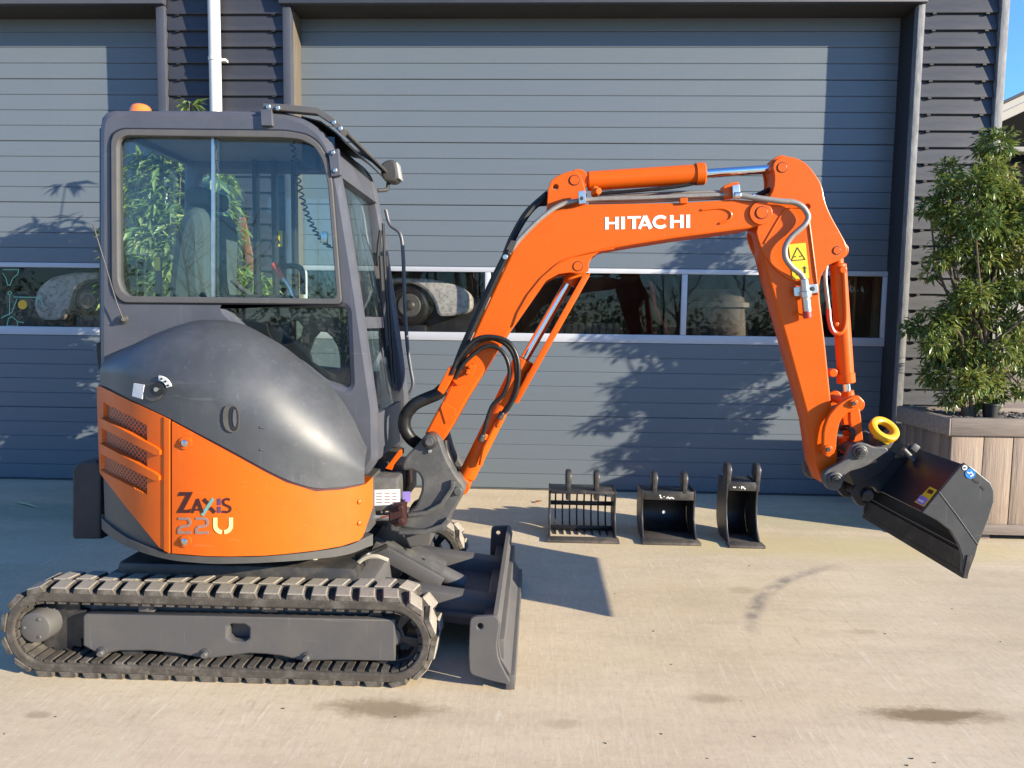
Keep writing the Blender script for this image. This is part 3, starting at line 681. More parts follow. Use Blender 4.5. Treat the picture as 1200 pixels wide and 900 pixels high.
make_track(3.0, 3.22); make_track(4.18, 4.40)
# track frames, final drive, idler, rollers
FR = [(101, 719), (463, 726), (463, 775), (395, 774), (366, 775), (350, 774), (329, 769), (312, 767), (292, 766), (262, 770), (248, 772), (232, 771), (205, 766), (175, 763), (140, 763), (122, 767), (112, 765), (97, 757), (97, 722)]
def track_side(dy):
    loops = [[(p.x, p.z) for p in (at(a, b, 3.045) for a, b in FR)], [(p.x, p.z) for p in (at(a, b, 3.045) for a, b in chaikin([(266, 731), (292, 732), (292, 752), (266, 751)], 1, 0.2))]]
    f = plate_w('track_frame', loops, 3.045+dy, 3.10+dy, 'frame_paint', EX, 0.008)
    a, b = at(103, 712, 3.045), at(460, 719, 3.045)
    bm = bmesh.new()                                  # sloping top behind the side plate
    pr = [(3.10, b.z-0.01), (3.13, b.z+0.035), (3.19, b.z+0.035), (3.19, 0.10), (3.10, 0.10)]
    vs = [[bm.verts.new((x, y+dy, z)) for y, z in pr] for x in (a.x+0.02, b.x-0.02)]
    bm.faces.new(vs[0]); bm.faces.new(vs[1])
    for i in range(5): bm.faces.new((vs[0][i], vs[0][(i+1) % 5], vs[1][(i+1) % 5], vs[1][i]))
    finish('frame_top', bm_mesh(bm), 'frame_paint', f, smooth=False)
    for px in (175, 318):
        p = at(px, 706, 3.10); box2('track_carrier', (p.x-0.03, 3.06+dy, p.z-0.03), (p.x+0.04, 3.17+dy, p.z+0.012), 'frame_paint', f, 0.006)
    for px, py in ((120, 764), (241, 766), (360, 770)):
        p = at(px, py, 3.04); rod('roller_bolt', (p.x, 3.046+dy, p.z), (p.x, 3.0+dy, p.z), [(0, 0.022), (0.008, 0.022), (0.009, 0.014), (0.026, 0.014), (0.03, 0.011)], 'cast_grey', f, 12)
    for px in (150, 200, 280, 330, 400):
        p = at(px, 768, 3.05); cyl('track_roller', (p.x, 3.08+dy, 0.115), (p.x, 3.16+dy, 0.115), 0.055, 'worn_black', f)
    p = at(40, 736, 3.02)
    h = rod('final_drive', (p.x, 3.02+dy, p.z), (p.x, 3.2+dy, p.z), [(0, 0.058), (0.003, 0.066), (0.012, 0.070), (0.10, 0.074), (0.101, 0.10), (0.17, 0.10)], 'frame_paint', EX)
    bm = bmesh.new()
    for an in (60, 180, 300): bolt_head(bm, (p.x+0.045*math.cos(R(an)), 3.022+dy, p.z+0.045*math.sin(R(an))), (0, -1, 0), 0.009, 0.006)
    finish('drive_bolt', bm_mesh(bm), 'frame_paint', h, smooth=False)
    teeth = []
    for i in range(60):
        rr = 0.128+0.012*math.cos(2*math.pi*i/60*15); an = 2*math.pi*i/60; teeth.append((TX1+rr*math.cos(an), TZ+rr*math.sin(an)))
    plate_w('sprocket', [teeth], 3.10+dy, 3.13+dy, 'worn_black', EX, 0.003)
    box2('drive_bracket', (p.x+0.05, 3.13+dy, TZ-0.07), (a.x+0.05, 3.19+dy, TZ+0.08), 'frame_paint', f, 0.01)
    sp = [circ((TX2, TZ), 0.138, 40)]
    for k in range(5):
        am = R(72*k+20); sp.append([(TX2+rr*math.cos(am+o_), TZ+rr*math.sin(am+o_)) for rr, o_ in ((0.055, -0.35), (0.108, -0.42), (0.115, 0), (0.108, 0.42), (0.055, 0.35))])
    w_ = plate_w('idler_wheel', sp, 3.07+dy, 3.15+dy, 'worn_black', EX, 0.006)
    cyl('idler_hub', (TX2, 3.055+dy, TZ), (TX2, 3.17+dy, TZ), 0.04, 'frame_paint', w_)
    box2('idler_fork', (b.x-0.04, 3.13+dy, TZ-0.05), (TX2+0.03, 3.165+dy, TZ+0.05), 'frame_paint', f, 0.008)
track_side(0.0)
track_side(1.18)
# --- centre frame and slew ring
uc = box2('centre_frame', (-1.95, 3.20, 0.17), (-0.72, 4.20, 0.40), 'frame_paint', EX, 0.03)
for sy in (3.36, 4.04): box2('cross_beam', (-1.9, sy-0.16, 0.33), (-0.8, sy+0.16, 0.455), 'worn_black', uc, 0.03)
rod('slew_ring', (-1.35, 3.7, 0.38), (-1.35, 3.7, 0.62), [(0, 0.42), (0.10, 0.42), (0.11, 0.36), (0.24, 0.36)], 'worn_black', EX, 48)

# --- upper body: everything on the round counterweight
CX, CY = -1.35, 3.70
def cylpt(px, py, r, d=0.0):
    v = ray(px, py); a = v.x*v.x+v.y*v.y; b = v.x*CX+v.y*CY; c = CX*CX+CY*CY-r*r; D = b*b-a*c
    t = (b-math.sqrt(D))/a if D > 0 else b/a
    p = EYE+v*t; n = Vector((p.x-CX, p.y-CY, 0)); n = n.normalized()
    return Vector((CX, CY, p.z))+n*(r+d)
def interp(cols, x, k):
    if x <= cols[0][0]: return cols[0][k]
    for a, b in zip(cols, cols[1:]):
        if x <= b[0]: t = (x-a[0])/(b[0]-a[0]); return a[k]+(b[k]-a[k])*t
    return cols[-1][k]
def shell(name, cols, r, th, mtl, parent, nc=40, nr=10, rfn=None, push=None, label=None, smoothcols=False, ang=38):
    x0, x1 = cols[0][0], cols[-1][0]; bm = bmesh.new(); O, I = [], []
    for i in range(nc+1):
        px = x0+(x1-x0)*i/nc; yt, yb = interp(cols, px, 1), interp(cols, px, 2); co, ci = [], []
        if smoothcols:
            h = (x1-x0)/nc*2.5
            yt = sum(interp(cols, px+k*h/2, 1) for k in (-2, -1, 0, 1, 2))/5; yb = sum(interp(cols, px+k*h/2, 2) for k in (-2, -1, 0, 1, 2))/5
        bot = cylpt(px, yb, r); dr = Vector((bot.x-CX, bot.y-CY, 0)).normalized()
        for j in range(nr+1):
            v = j/nr
            py = yb+(yt-yb)*v
            if push:
                pv = Vector((-dr.x*(0.9 if dr.x < 0 else 0.10), max(0.25, -dr.y), 0)).normalized(); pin = push(1.0); e = Vector((CX, CY, 0))+dr*r+pv*pin; zt = at(px, yt, e.y).z; p = Vector((CX, CY, 0))+dr*r+pv*push(v); p.z = bot.z+(zt-bot.z)*v
            else:
                p = cylpt(px, py, r)
                if rfn: p = p+Vector((p.x-CX, p.y-CY, 0)).normalized()*rfn(px, py)
            q = Vector((CX, CY, p.z)); s = Vector((p.x-CX, p.y-CY, 0)); s = s.normalized()*(s.length-th)
            co.append(bm.verts.new(p)); ci.append(bm.verts.new(q+s))
        O.append(co); I.append(ci)
    for i in range(nc):
        for j in range(nr):
            bm.faces.new((O[i][j], O[i+1][j], O[i+1][j+1], O[i][j+1])); bm.faces.new((I[i][j+1], I[i+1][j+1], I[i+1][j], I[i][j]))
        bm.faces.new((O[i][0], I[i][0], I[i+1][0], O[i+1][0])); bm.faces.new((O[i][nr], O[i+1][nr], I[i+1][nr], I[i][nr]))
    for j in range(nr):
        bm.faces.new((O[0][j], O[0][j+1], I[0][j+1], I[0][j])); bm.faces.new((O[nc][j], I[nc][j], I[nc][j+1], O[nc][j+1]))
    return finish(name, bm_mesh(bm), mtl, parent, ang=ang, label=label)
def inside(px, py, poly):
    c = False; n = len(poly)
    for i in range(n):
        (x0, y0), (x1, y1) = poly[i], poly[(i+1) % n]
        if (y0 > py) != (y1 > py) and px < (x1-x0)*(py-y0)/(y1-y0)+x0: c = not c
    return c
RB = 0.78
# core of the superstructure: round behind, flat in front
def core(r, z0, z1, xf, n=64):
    bm = bmesh.new(); P = []
    for i in range(n):
        a = 2*math.pi*i/n; P.append((min(CX+r*math.cos(a), xf), CY+r*math.sin(a)))
    lo = [bm.verts.new((x, y, z0)) for x, y in P]; hi = [bm.verts.new((x, y, z1)) for x, y in P]
    bm.faces.new(lo); bm.faces.new(hi)
    for i in range(n): bm.faces.new((lo[i], lo[(i+1) % n], hi[(i+1) % n], hi[i]))
    bmesh.ops.remove_doubles(bm, verts=bm.verts[:], dist=0.0005)
    return bm_mesh(bm)
zb = at(290, 655, 2.92).z
finish('turntable_deck', core(0.74, zb+0.02, 0.84, -0.76), 'counterweight_grey', EX)
shell('base_skirt', [(112, 598, 612), (118, 608, 621), (135, 622, 634), (160, 637, 646), (200, 650, 657), (250, 653, 661), (300, 653, 660), (350, 649, 657), (400, 642, 652), (425, 634, 645), (437, 622, 636)], RB-0.002, 0.10, 'counterweight_grey', EX, 60, 4, smoothcols=True)
shell('counterweight', [(112.5, 540, 606), (130, 560, 622), (150, 588, 635), (190, 641, 648)], RB-0.016, 0.06, 'counterweight_grey', EX, 30, 6)
shell('engine_cover', [(201.5, 494, 648.5), (240, 515, 651.5), (270, 531, 652), (310, 553, 651), (335, 565.5, 649), (370, 576, 645), (400, 574, 640), (424, 569, 632), (429, 567, 618), (437, 559, 594)], RB, 0.05, 'orange_panel', EX, 60, 10)
SLOT = [[(122, 472.5), (172, 499), (172, 516.5), (121.5, 490)], [(119.5, 500), (172, 530), (172, 548), (119.5, 520)], [(119, 530), (172, 560.5), (172, 579), (119, 551)]]
RIBS = [[(119, 491), (186, 527), (182, 533), (119, 499)], [(118.5, 521), (185, 557), (181, 563), (118.5, 529.5)]]
def vent_r(px, py):
    if any(inside(px, py, s) for s in SLOT): return -0.022
    if px > 192 : return 0.004
    return 0.0
vent = shell('vent_cover', [(113.5, 453, 548), (118, 453, 556), (150, 469, 597), (187, 486, 642), (199, 492, 648)], RB, 0.05, 'orange_panel', EX, 90, 90, vent_r, ang=50)
for s in SLOT:
    lo, hi = s[0][0], s[1][0]
    shell('vent_grille', [(lo-2, s[0][1]-2, s[3][1]+2), (hi+2, s[1][1]-1, s[2][1]+1)], RB-0.014, 0.004, 'grille_mesh', vent, 24, 4)
for q in RIBS: shell('vent_rib', [(q[0][0]-2, q[0][1]-1.5, q[3][1]+1.5), (q[1][0]-4, q[1][1]-3, q[2][1]+0.5), (q[1][0]+1, q[1][1]+1, q[2][1])], RB+0.013, 0.035, 'orange_panel', vent, 24, 3, ang=25)
# dark seam strips under the hood and between the two orange panels
shell('cover_seal', [(199.3, 491, 649), (201.2, 493, 650)], RB-0.004, 0.04, 'dark_print', EX, 2, 30)
shell('hood_seal', [(115, 450.5, 455), (150, 466, 470.5), (200, 490.5, 495.5), (240, 511.5, 516.5), (270, 527, 532.5), (310, 549, 554.5), (335, 562, 567), (370, 572.5, 577), (400, 570.5, 575), (426, 566, 570)], RB-0.006, 0.03, 'dark_print', EX, 60, 2)
def hpush(v):
    if v < 0.30: return 0.004
    s = (v-0.30)/0.70
    return 0.004+0.31*(1-math.sqrt(max(0, 1-(s*0.985)**2)))
hood = shell('engine_hood', [(116, 404, 449), (121, 397, 452.5), (135, 387, 459.5), (150, 381, 466.5), (175, 375, 479), (200, 374, 491), (230, 374.5, 507), (255, 379, 520), (270, 385, 528), (310, 404, 550), (335, 422, 562.5), (355, 437, 569), (370, 448, 573), (400, 474, 571), (418, 497, 568), (427, 520, 566)], RB+0.003, 0.03, 'hood_plastic', EX, 80, 28, push=hpush, smoothcols=True)
# latch recess, lock, stickers on the hood
def on_cyl(loop, r, d, mtl, name, parent, th=0.004, **kw):
    bm = bmesh.new(); a = [bm.verts.new(cylpt(x, y, r, d+th)) for x, y in loop]; b = [bm.verts.new(cylpt(x, y, r, d-0.004)) for x, y in loop]
    bm.faces.new(a); bm.faces.new(b); n = len(loop)
    for i in range(n): bm.faces.new((a[i], a[(i+1) % n], b[(i+1) % n], b[i]))
    return finish(name, bm_mesh(bm), mtl, parent, smooth=False, **kw)
lat = on_cyl(chaikin([(262, 473), (281, 476), (281, 508), (262, 504)], 2), RB, 0.003, 'counterweight_grey', 'hood_latch', hood, 0.006)
on_cyl(chaikin([(270, 475), (280, 477), (280, 506), (270, 502)], 2), RB, 0.011, 'black_plastic', 'latch_slot', lat, 0.002)
on_cyl(chaikin([(274, 479), (278, 480), (278, 500), (274, 498)], 1), RB, 0.014, 'cab_paint', 'latch_lever', lat, 0.003)
lk = on_cyl(circ((180, 459), 11, 20), RB, 0.001, 'counterweight_grey', 'lock_recess', hood, 0.004)
on_cyl(circ((186, 456), 8, 20), RB, 0.006, 'black_plastic', 'lock_cover', lk, 0.004)
on_cyl(circ((186, 456), 2.6, 12), RB, 0.012, 'zinc', 'key_lock', lk, 0.004)
arc_l = [(186+16*math.cos(R(a)), 456+16*math.sin(R(a))) for a in range(-85, -5, 8)]+[(186+10.5*math.cos(R(a)), 456+10.5*math.sin(R(a))) for a in range(-10, -90, -8)]
al = on_cyl(arc_l, RB, 0.004, 'white_print', 'lock_label', hood, 0.0035)
for k in range(3):
    a = R(-68+k*24); on_cyl(circ((186+13.2*math.cos(a), 456+13.2*math.sin(a)), 1.3, 6), RB, 0.009, 'black_print', 'label_mark', al, 0.001)
on_cyl([(158.5, 449), (170.5, 451), (168, 467.5), (156.5, 464)], RB, 0.005, 'white_print', 'sticker', hood, 0.002)
for x, y in ((308, 501), (308, 527)): on_cyl([(x-3, y-1), (x+3, y-.5), (x+3, y+1), (x-3, y+.5)], RB, 0.004, 'cab_paint', 'scratch', hood, 0.001)
# orange panel bolts
for x, y, s in ((218, 519, 7.5), (218, 634, 7.0)):
    b_ = on_cyl(circ((x, y), s, 20), RB, 0.0, 'orange_panel', 'bolt_boss', EX, 0.006)
    c0 = cylpt(x, y, RB, 0.008); nn = Vector((c0.x-CX, c0.y-CY, 0)); rod('cover_bolt', c0, c0+nn, [(0, 0.014), (0.004, 0.014), (0.007, 0.009), (0.0071, 0.005)], 'zinc', b_, 16)
for x, y in ((421, 588), (421, 613)):
    c0 = cylpt(x, y, RB, 0.0); nn = Vector((c0.x-CX, c0.y-CY, 0)); rod('cover_bolt', c0, c0+nn, [(0, 0.012), (0.006, 0.011), (0.009, 0.006)], 'orange_panel', EX, 14)
# model lettering on the orange cover
def zx(pts): return [(180+a/10, 560+b/10) for a, b in pts]
def on_panel(polys, mtl, name):
    me = polys_mesh(polys, lambda u, v, d: cylpt(u, v, RB, 0.0012+d), 0.0015); return finish(name, me, mtl, EX, smooth=False)
ZX = [zx([(310, 165), (465, 165), (440, 205), (290, 210)]), zx([(440, 190), (465, 165), (340, 400), (285, 408), (285, 395), (385, 205)]), zx([(300, 378), (400, 372), (440, 360), (425, 408), (285, 408)])]
def zs(pts, wd): return [zx(q) for q in stroke(pts, wd)]
on_panel(ZX, 'dark_print', 'model_lettering')
on_panel(zs([(455, 408), (520, 250)], 30)+zs([(515, 245), (575, 408)], 38)+zs([(480, 372), (560, 372)], 20), 'dark_print', 'model_lettering')
on_panel(zs([(590, 248), (640, 300)], 42), 'dark_print', 'model_lettering'); on_panel(zs([(665, 350), (722, 406)], 42), 'dark_print', 'model_lettering')
on_panel(zs(arc(862, 282, 44, 36, -40, -200, 9)+[(830, 310), (885, 335)]+arc(858, 362, 46, 38, -30, 120, 8)+[(808, 395)], 26), 'dark_print', 'model_lettering')
on_panel(zs([(572, 440), (700, 242)], 36), 'teal_print', 'model_lettering')
for q in ([(770, 240), (770, 318)], [(770, 335), (770, 408)]): on_panel(zs(q, 38), 'purple_print', 'model_lettering')
def two(o): return zs([(290+o, 476), (380+o, 476)]+arc(388+o, 520, 44, 44, -80, 80, 8)+[(330+o, 572)]+arc(345+o, 610, 46, 36, -110, -180, 5)+[(299+o, 640), (445+o, 640)], 30)
for o in (0, 205): on_panel(two(o), 'grey_print', 'model_lettering')
on_panel(zs([(725, 465), (725, 545)]+arc(812, 560, 87, 75, 175, 97, 7), 48), 'cream_print', 'model_lettering')
on_panel(zs([(908, 465), (908, 545)]+arc(820, 560, 88, 75, 5, 83, 7), 48), 'cream_print', 'model_lettering')
# rear bumper block on the counterweight's far side
plate('rear_bumper', [(84, 552), (86, 547), (92, 542), (112, 540), (118, 545), (118, 632), (86, 632), (84, 628)], 3.52, 3.80, 'bumper_rubber', EX, bevel=0.012)
plate('mirror_bracket', [(112, 402), (122, 398), (126, 404), (124, 446), (118, 448), (113, 420)], 3.34, 3.42, 'black_plastic', EX, bevel=0.006)

# --- cab
YC0, YC1 = 3.30, 4.15
CABO = [(115, 470), (115, 152), (117, 140), (122, 132), (132, 128), (310, 129), (330, 130), (350, 135), (366, 143), (379, 154), (388, 168), (394, 184), (404, 235), (420, 335), (441, 480), (442, 540), (428, 560), (300, 560), (115, 560)]
WINH = [(137, 170), (140, 162), (148, 158.5), (330, 161), (352, 163), (368, 171), (378, 188), (384, 215), (394.5, 350), (150, 347), (142, 340), (138, 328)]
LOWH = [(262.5, 360), (405, 361), (409, 454), (381, 446), (354, 424), (300, 396)]
cab = plate('cab', CABO, YC0, YC0+0.07, 'cab_paint', EX, [WINH, LOWH], bevel=0.028, fr=7)
# inner gasket frames round the two glazed openings
def ring(name, outer, inner, Y0, Y1, mtl, parent, bevel=0.002): return plate(name, outer, Y0, Y1, mtl, parent, [inner], bevel, fr=7)
def grow(L, c, f): return [(c[0]+(x-c[0])*f, c[1]+(y-c[1])*f) for x, y in L]
GO = [(128, 165), (131, 155), (142, 149.5), (335, 151.5), (360, 156), (374, 165), (386, 185), (391, 215), (402, 358), (142, 356), (132, 345), (129, 330)]
ring('window_gasket', GO, WINH, YC0-0.006, YC0+0.02, 'black_plastic', cab)
GO2 = [(129.5, 166), (132.5, 156.5), (143, 151), (335, 153), (359, 157.5), (373, 167), (384.5, 186), (389.5, 215), (400.5, 356.5), (143, 354.5), (133.5, 344), (130.5, 330)]
ring('window_frame', GO2, WINH, YC0-0.014, YC0+0.015, 'frame_paint', cab, 0.004)
plate('side_glass', [(136, 157), (257, 158), (257, 349), (136, 348)], YC0+0.022, YC0+0.027, 'cab_glass', cab, bevel=0.001)
plate('side_glass', [(247, 158), (392, 160), (397, 352), (247, 349)], YC0+0.036, YC0+0.041, 'cab_glass', cab, bevel=0.001)
plate('glass_rail', [(247.5, 160), (251, 160), (251, 348), (247.5, 348)], YC0+0.015, YC0+0.03, 'zinc', cab, bevel=0.001)
plate('lower_glass', [(261, 357), (407, 358), (411, 457), (380, 449), (352, 427), (296, 397)], YC0+0.03, YC0+0.036, 'cab_glass', cab, bevel=0.001)
plate('inner_trim', [(262, 358), (408, 358), (410, 455), (380, 448), (354, 428), (300, 399)], YC0+0.045, YC0+0.06, 'black_plastic', cab,
      [[(312, 374), (332, 372), (356, 378), (352, 398), (330, 405), (316, 396)], [(372, 388), (386, 390), (398, 410), (399, 440), (384, 436), (360, 420)]], bevel=0.003, sm=1)
# far side frame (door) and its glass
FARW = [(137, 170), (142, 160), (330, 161), (362, 170), (380, 195), (396, 350), (400, 450), (300, 440), (250, 350), (139, 348)]
plate('door', CABO, YC1-0.06, YC1, 'cab_paint', cab, [FARW], bevel=0.02, fr=7, Yp=YC0)
plate('door_glass', [(134, 157), (385, 158), (403, 455), (298, 444), (248, 354), (136, 352)], YC1-0.035, YC1-0.03, 'cab_glass', cab, bevel=0.001, Yp=YC0)
# roof, rear wall, front header, pillars
strip('roof', [(117, 150), (119, 138), (124, 131.5), (134, 129), (310, 130), (330, 131), (350, 136), (366, 144), (378, 155), (386, 168)], YC0+0.02, YC1-0.02, 0.05, 'cab_paint', cab, 0.01)
strip('headliner', [(132, 147), (310, 148), (352, 156)], YC0+0.08, YC1-0.07, 0.01, 'headliner', cab, 0.002)
FL = [(387, 168), (393, 184), (404, 237), (420, 337), (441, 482), (442, 540)]
strip('front_header', FL[:2]+[(398, 206)], YC0+0.03, YC1-0.02, 0.04, 'cab_paint', cab, 0.008)
strip('front_pillar', [(397, 200), (404, 237), (420, 337), (441, 482), (442, 540)], YC0+0.06, YC0+0.115, 0.05, 'cab_paint', cab, 0.008)
strip('front_pillar', [(397, 200), (404, 237), (420, 337), (441, 482), (442, 540)], YC1-0.12, YC1-0.061, 0.05, 'cab_paint', cab, 0.008)
strip('front_bar', [(424.5, 371), (426.5, 385)], YC0+0.116, YC1-0.121, 0.03, 'cab_paint', cab, 0.004)
strip('front_sill', [(441.5, 486), (442, 540)], YC0+0.116, YC1-0.121, 0.045, 'cab_paint', cab, 0.006)
def inset(P, d): return [(x-d, y) for x, y in P]
strip('windscreen', inset([(398, 206), (404, 237), (420, 337), (425, 372)], 3), YC0+0.10, YC1-0.10, 0.006, 'cab_glass', cab, 0.001)
strip('lower_windscreen', inset([(426.5, 385), (441, 486)], 3), YC0+0.10, YC1-0.10, 0.006, 'cab_glass', cab, 0.001)
strip('windscreen_seal', inset([(397.5, 204), (404, 237), (420, 337), (425, 371)], -0.5), YC0+0.112, YC0+0.128, 0.02, 'black_plastic', cab, 0.002)
strip('windscreen_seal', inset([(397.5, 204), (404, 237), (420, 337), (425, 371)], -0.5), YC1-0.135, YC1-0.118, 0.02, 'black_plastic', cab, 0.002)
strip('rear_wall', [(116, 470), (116, 352)], YC0+0.071, YC1-0.061, 0.04, 'cab_paint', cab, 0.006)
strip('rear_glass', [(118, 352), (118, 165)], YC0+0.08, YC1-0.07, 0.006, 'cab_glass', cab, 0.001)
strip('rear_pillar', [(116, 352), (116, 150)], YC0+0.071, YC0+0.12, 0.04, 'cab_paint', cab, 0.006)
strip('rear_pillar', [(116, 352), (116, 150)], YC1-0.115, YC1-0.061, 0.04, 'cab_paint', cab, 0.006)
a, b = at(116, 470, YC0), at(442, 540, YC0)
box2('cab_floor', (a.x+0.05, YC0+0.075, 1.06), (b.x-0.05, YC1-0.065, 1.10), 'black_plastic', cab)
# pillar clip plates on the near front corner
for poly, bl in (([(384.5, 177), (396, 174), (399, 205), (388, 207)], ((390.5, 179), (393, 200))), ([(305, 128), (318, 127), (319, 147), (306, 147)], ())):
    pl = plate('visor_bracket', poly, YC0-0.022, YC0+0.01, 'cab_paint', cab, bevel=0.003)
    bm = bmesh.new(); ok = False
    for x, y in bl: bolt_head(bm, at(x, y, YC0-0.022), (0, -1, 0), 0.010, 0.008); ok = True
    if ok: finish('bolt', bm_mesh(bm), 'zinc', pl)
    else: bm.free()
# visor / top guard
VP = [(309, 121.5), (331, 122.5), (373, 126.5), (391, 138), (407, 153)]
vis = strip('roof_visor', VP, YC0-0.01, YC0+0.035, 0.028, 'frame_paint', EX, 0.003, Yp=YC0)
strip('visor_bar', VP, YC1-0.06, YC1-0.02, 0.026, 'frame_paint', vis, 0.003, Yp=YC0)
for k in range(3):
    a_ = [(392, 139), (398, 144.5), (404, 150)][k]; p = at(*a_, YC0)
    box('visor_bar', (p.x+0.01, (YC0+YC1)/2, p.z-0.02), (0.035, YC1-YC0-0.1, 0.012), 'frame_paint', vis, Matrix.Rotation(R(40), 3, 'Y'), 0.002)
strip('visor_panel', [(373, 128), (391, 140.5), (404, 153)], YC0+0.036, YC1-0.061, 0.006, 'worn_black', vis, 0.001, Yp=YC0)
strip('visor_panel', [(350, 133), (373, 139), (391, 152), (405, 166)], YC0+0.036, YC1-0.061, 0.006, 'worn_black', vis, 0.001, Yp=YC0)
bm = bmesh.new()
for x, y in ((391.5, 144), (399, 151), (315, 125.5), (326, 127)): bolt_head(bm, at(x, y, YC0-0.012), (0, -1, 0), 0.011, 0.009)
finish('visor_bolt', bm_mesh(bm), 'zinc', vis)
# beacon on the roof
p = at(165, 128, 3.75)
bea = rod('beacon', (p.x, 3.75, p.z-0.032), (p.x, 3.75, p.z+0.08), [(0, 0.058), (0.012, 0.058), (0.018, 0.052), (0.035, 0.049), (0.046, 0.042), (0.053, 0.030), (0.056, 0.012)], 'beacon_plastic', EX)
# work light at the far front corner of the roof
lp = at(457, 203, 4.16)
wl = finish('work_light', plate_mesh([[(lp.x+u*0.052-v*0.012, lp.z+v*0.062+u*0.010) for u, v in chaikin([(-0.8, -0.7), (0.5, -1), (1, -0.6), (1, 0.8), (0.2, 1), (-0.7, 0.7)], 1)]], 4.10, 4.22, 0.012), 'lamp_shell', EX)
box('lamp_lens', (lp.x+0.052, 4.16, lp.z+0.006), (0.012, 0.10, 0.09), 'lamp_lens', wl, Matrix.Rotation(R(-10), 3, 'Y'), 0.004)
bx_ = tube('lamp_stalk', [lp+Vector((-0.01, 0, -0.055)), lp+Vector((-0.015, -0.01, -0.09)), lp+Vector((-0.06, -0.03, -0.10))], 0.011, 'worn_black', wl, 8)
# hand rails and wiper pipes at the front
tube('hand_rail', [at(452, 246, 4.14), at(457, 263, 4.14), at(469, 274, 4.14), at(472.5, 300, 4.14), at(474, 350, 4.14), at(477, 400, 4.14), at(481, 430, 4.14), at(484, 450, 4.14), at(480, 461, 4.14), at(473, 470, 4.14), at(464, 478, 4.14)], 0.0105, 'cab_paint', EX, 10)
tube('hand_rail', [at(446, 270, 3.98), at(443, 300, 3.98), at(446, 350, 3.98), at(450, 420, 3.98), at(455, 455, 3.98), at(462, 470, 3.98)], 0.010, 'black_plastic', cab, 8)
tube('wiper_arm', [at(449, 262, 3.93), at(452, 330, 3.93), at(458, 430, 3.93), at(460, 478, 3.93)], 0.008, 'black_plastic', cab, 8)
tube('wiper_blade', [at(446, 300, 3.88), at(449, 350, 3.88), at(453, 405, 3.88)], 0.012, 'black_plastic', cab, 8)
tube('wiper_arm', [at(453, 300, 4.0), at(457, 360, 4.0), at(462, 440, 4.0), at(464, 475, 4.0)], 0.008, 'black_plastic', cab, 8)
# aerial at the near rear
p = at(150, 450, 3.3)
ab_ = rod('aerial_base', at(145, 374, YC0+0.01), at(145, 374, YC0-0.05), [(0, 0.02), (0.02, 0.022), (0.03, 0.012), (0.05, 0.010)], 'lamp_shell', EX, 14)
tube('aerial', [at(144, 373, YC0-0.035), at(136, 352, YC0-0.04), at(124, 312, YC0-0.06), at(113, 276, YC0-0.08), at(109, 262, YC0-0.09)], 0.0028, 'black_plastic', ab_, 6)
# inside the cab: seat, levers, curly cable, stickers, mirror box
def inner(px, py, y): return at(px, py, y)
a, b = at(208, 240, 3.75), at(250, 350, 3.75)
st = finish('seat', plate_mesh([chaikin([(p.x, p.z) for p in (at(x, y, 3.6) for x, y in [(203, 345), (207, 300), (216, 258), (228, 243), (244, 246), (250, 270), (248, 320), (252, 348), (252, 372), (203, 372)])], 1)], 3.52, 3.95, 0.05), 'seat_fabric', cab)
q = at(205, 372, 3.6); q2 = at(330, 372, 3.6)
box2('seat_cushion', (q.x, 3.50, q.z-0.13), (q2.x, 3.97, q.z), 'seat_fabric', st, 0.04)
box2('seat_base', (q.x+0.05, 3.55, 1.10), (q2.x-0.05, 3.92, q.z-0.131), 'black_plastic', st, 0.01)
box2('head_rest', (at(214, 232, 3.6).x, 3.60, at(214, 240, 3.6).z), (at(244, 232, 3.6).x, 3.87, at(214, 218, 3.6).z), 'seat_fabric', st, 0.03)
c1 = at(300, 355, 3.45); box2('control_box', (c1.x-0.16, 3.40, 1.10), (at(345, 355, 3.45).x, 3.49, at(300, 346, 3.45).z), 'black_plastic', cab, 0.015)
lv = tube('control_lever', [at(344, 350, 3.45), at(338, 336, 3.45), at(330, 324, 3.45)], 0.006, 'zinc', cab, 8)
tube('lever_grip', [at(331, 326, 3.45), at(326, 318, 3.45), at(320, 309, 3.45)], 0.014, 'red_plastic', lv, 10)
lv = tube('control_lever', [at(296, 347, 3.44), at(284, 339, 3.44), at(272, 328, 3.44)], 0.013, 'counterweight_grey', cab, 10)
tube('arm_rest', [at(332, 312, 3.55), at(346, 312, 3.55), at(354, 318, 3.55), at(355, 345, 3.55)], 0.013, 'black_plastic', cab, 10)
cc = []
P0 = [at(342, 166, 3.42), at(347, 195, 3.42), at(353, 228, 3.42), at(362, 256, 3.42), at(374, 278, 3.42), at(388, 291, 3.42)]
PP = catmull(P0, 22)
for i, p in enumerate(PP): a = i*1.15; cc.append(p+Vector((math.cos(a)*0.012, math.sin(a)*0.012, 0)))
tube('curly_cable', cc, 0.0038, 'black_plastic', cab, 6, 0)
box2('radio_mirror', (at(356, 170, 3.5).x, 3.46, at(356, 200, 3.5).z), (at(374, 170, 3.5).x, 3.54, at(356, 168, 3.5).z), 'black_plastic', cab, 0.01)
box2('catch', (at(378, 285, 3.4).x, 3.372, at(378, 285, 3.4).z), (at(385, 285, 3.4).x, 3.40, at(378, 272, 3.4).z), 'zinc', cab, 0.004)
s1 = quad_sheet('warning_sticker', [at(322, 270.5, YC1-0.08), at(331, 270.5, YC1-0.08), at(331, 289, YC1-0.08), at(322, 289, YC1-0.08)], 'yellow_print', cab)
tri = quad_sheet('sticker_mark', [at(326.5, 280, YC1-0.083), at(329, 285.5, YC1-0.083), at(324, 285.5, YC1-0.083)], 'black_print', s1)
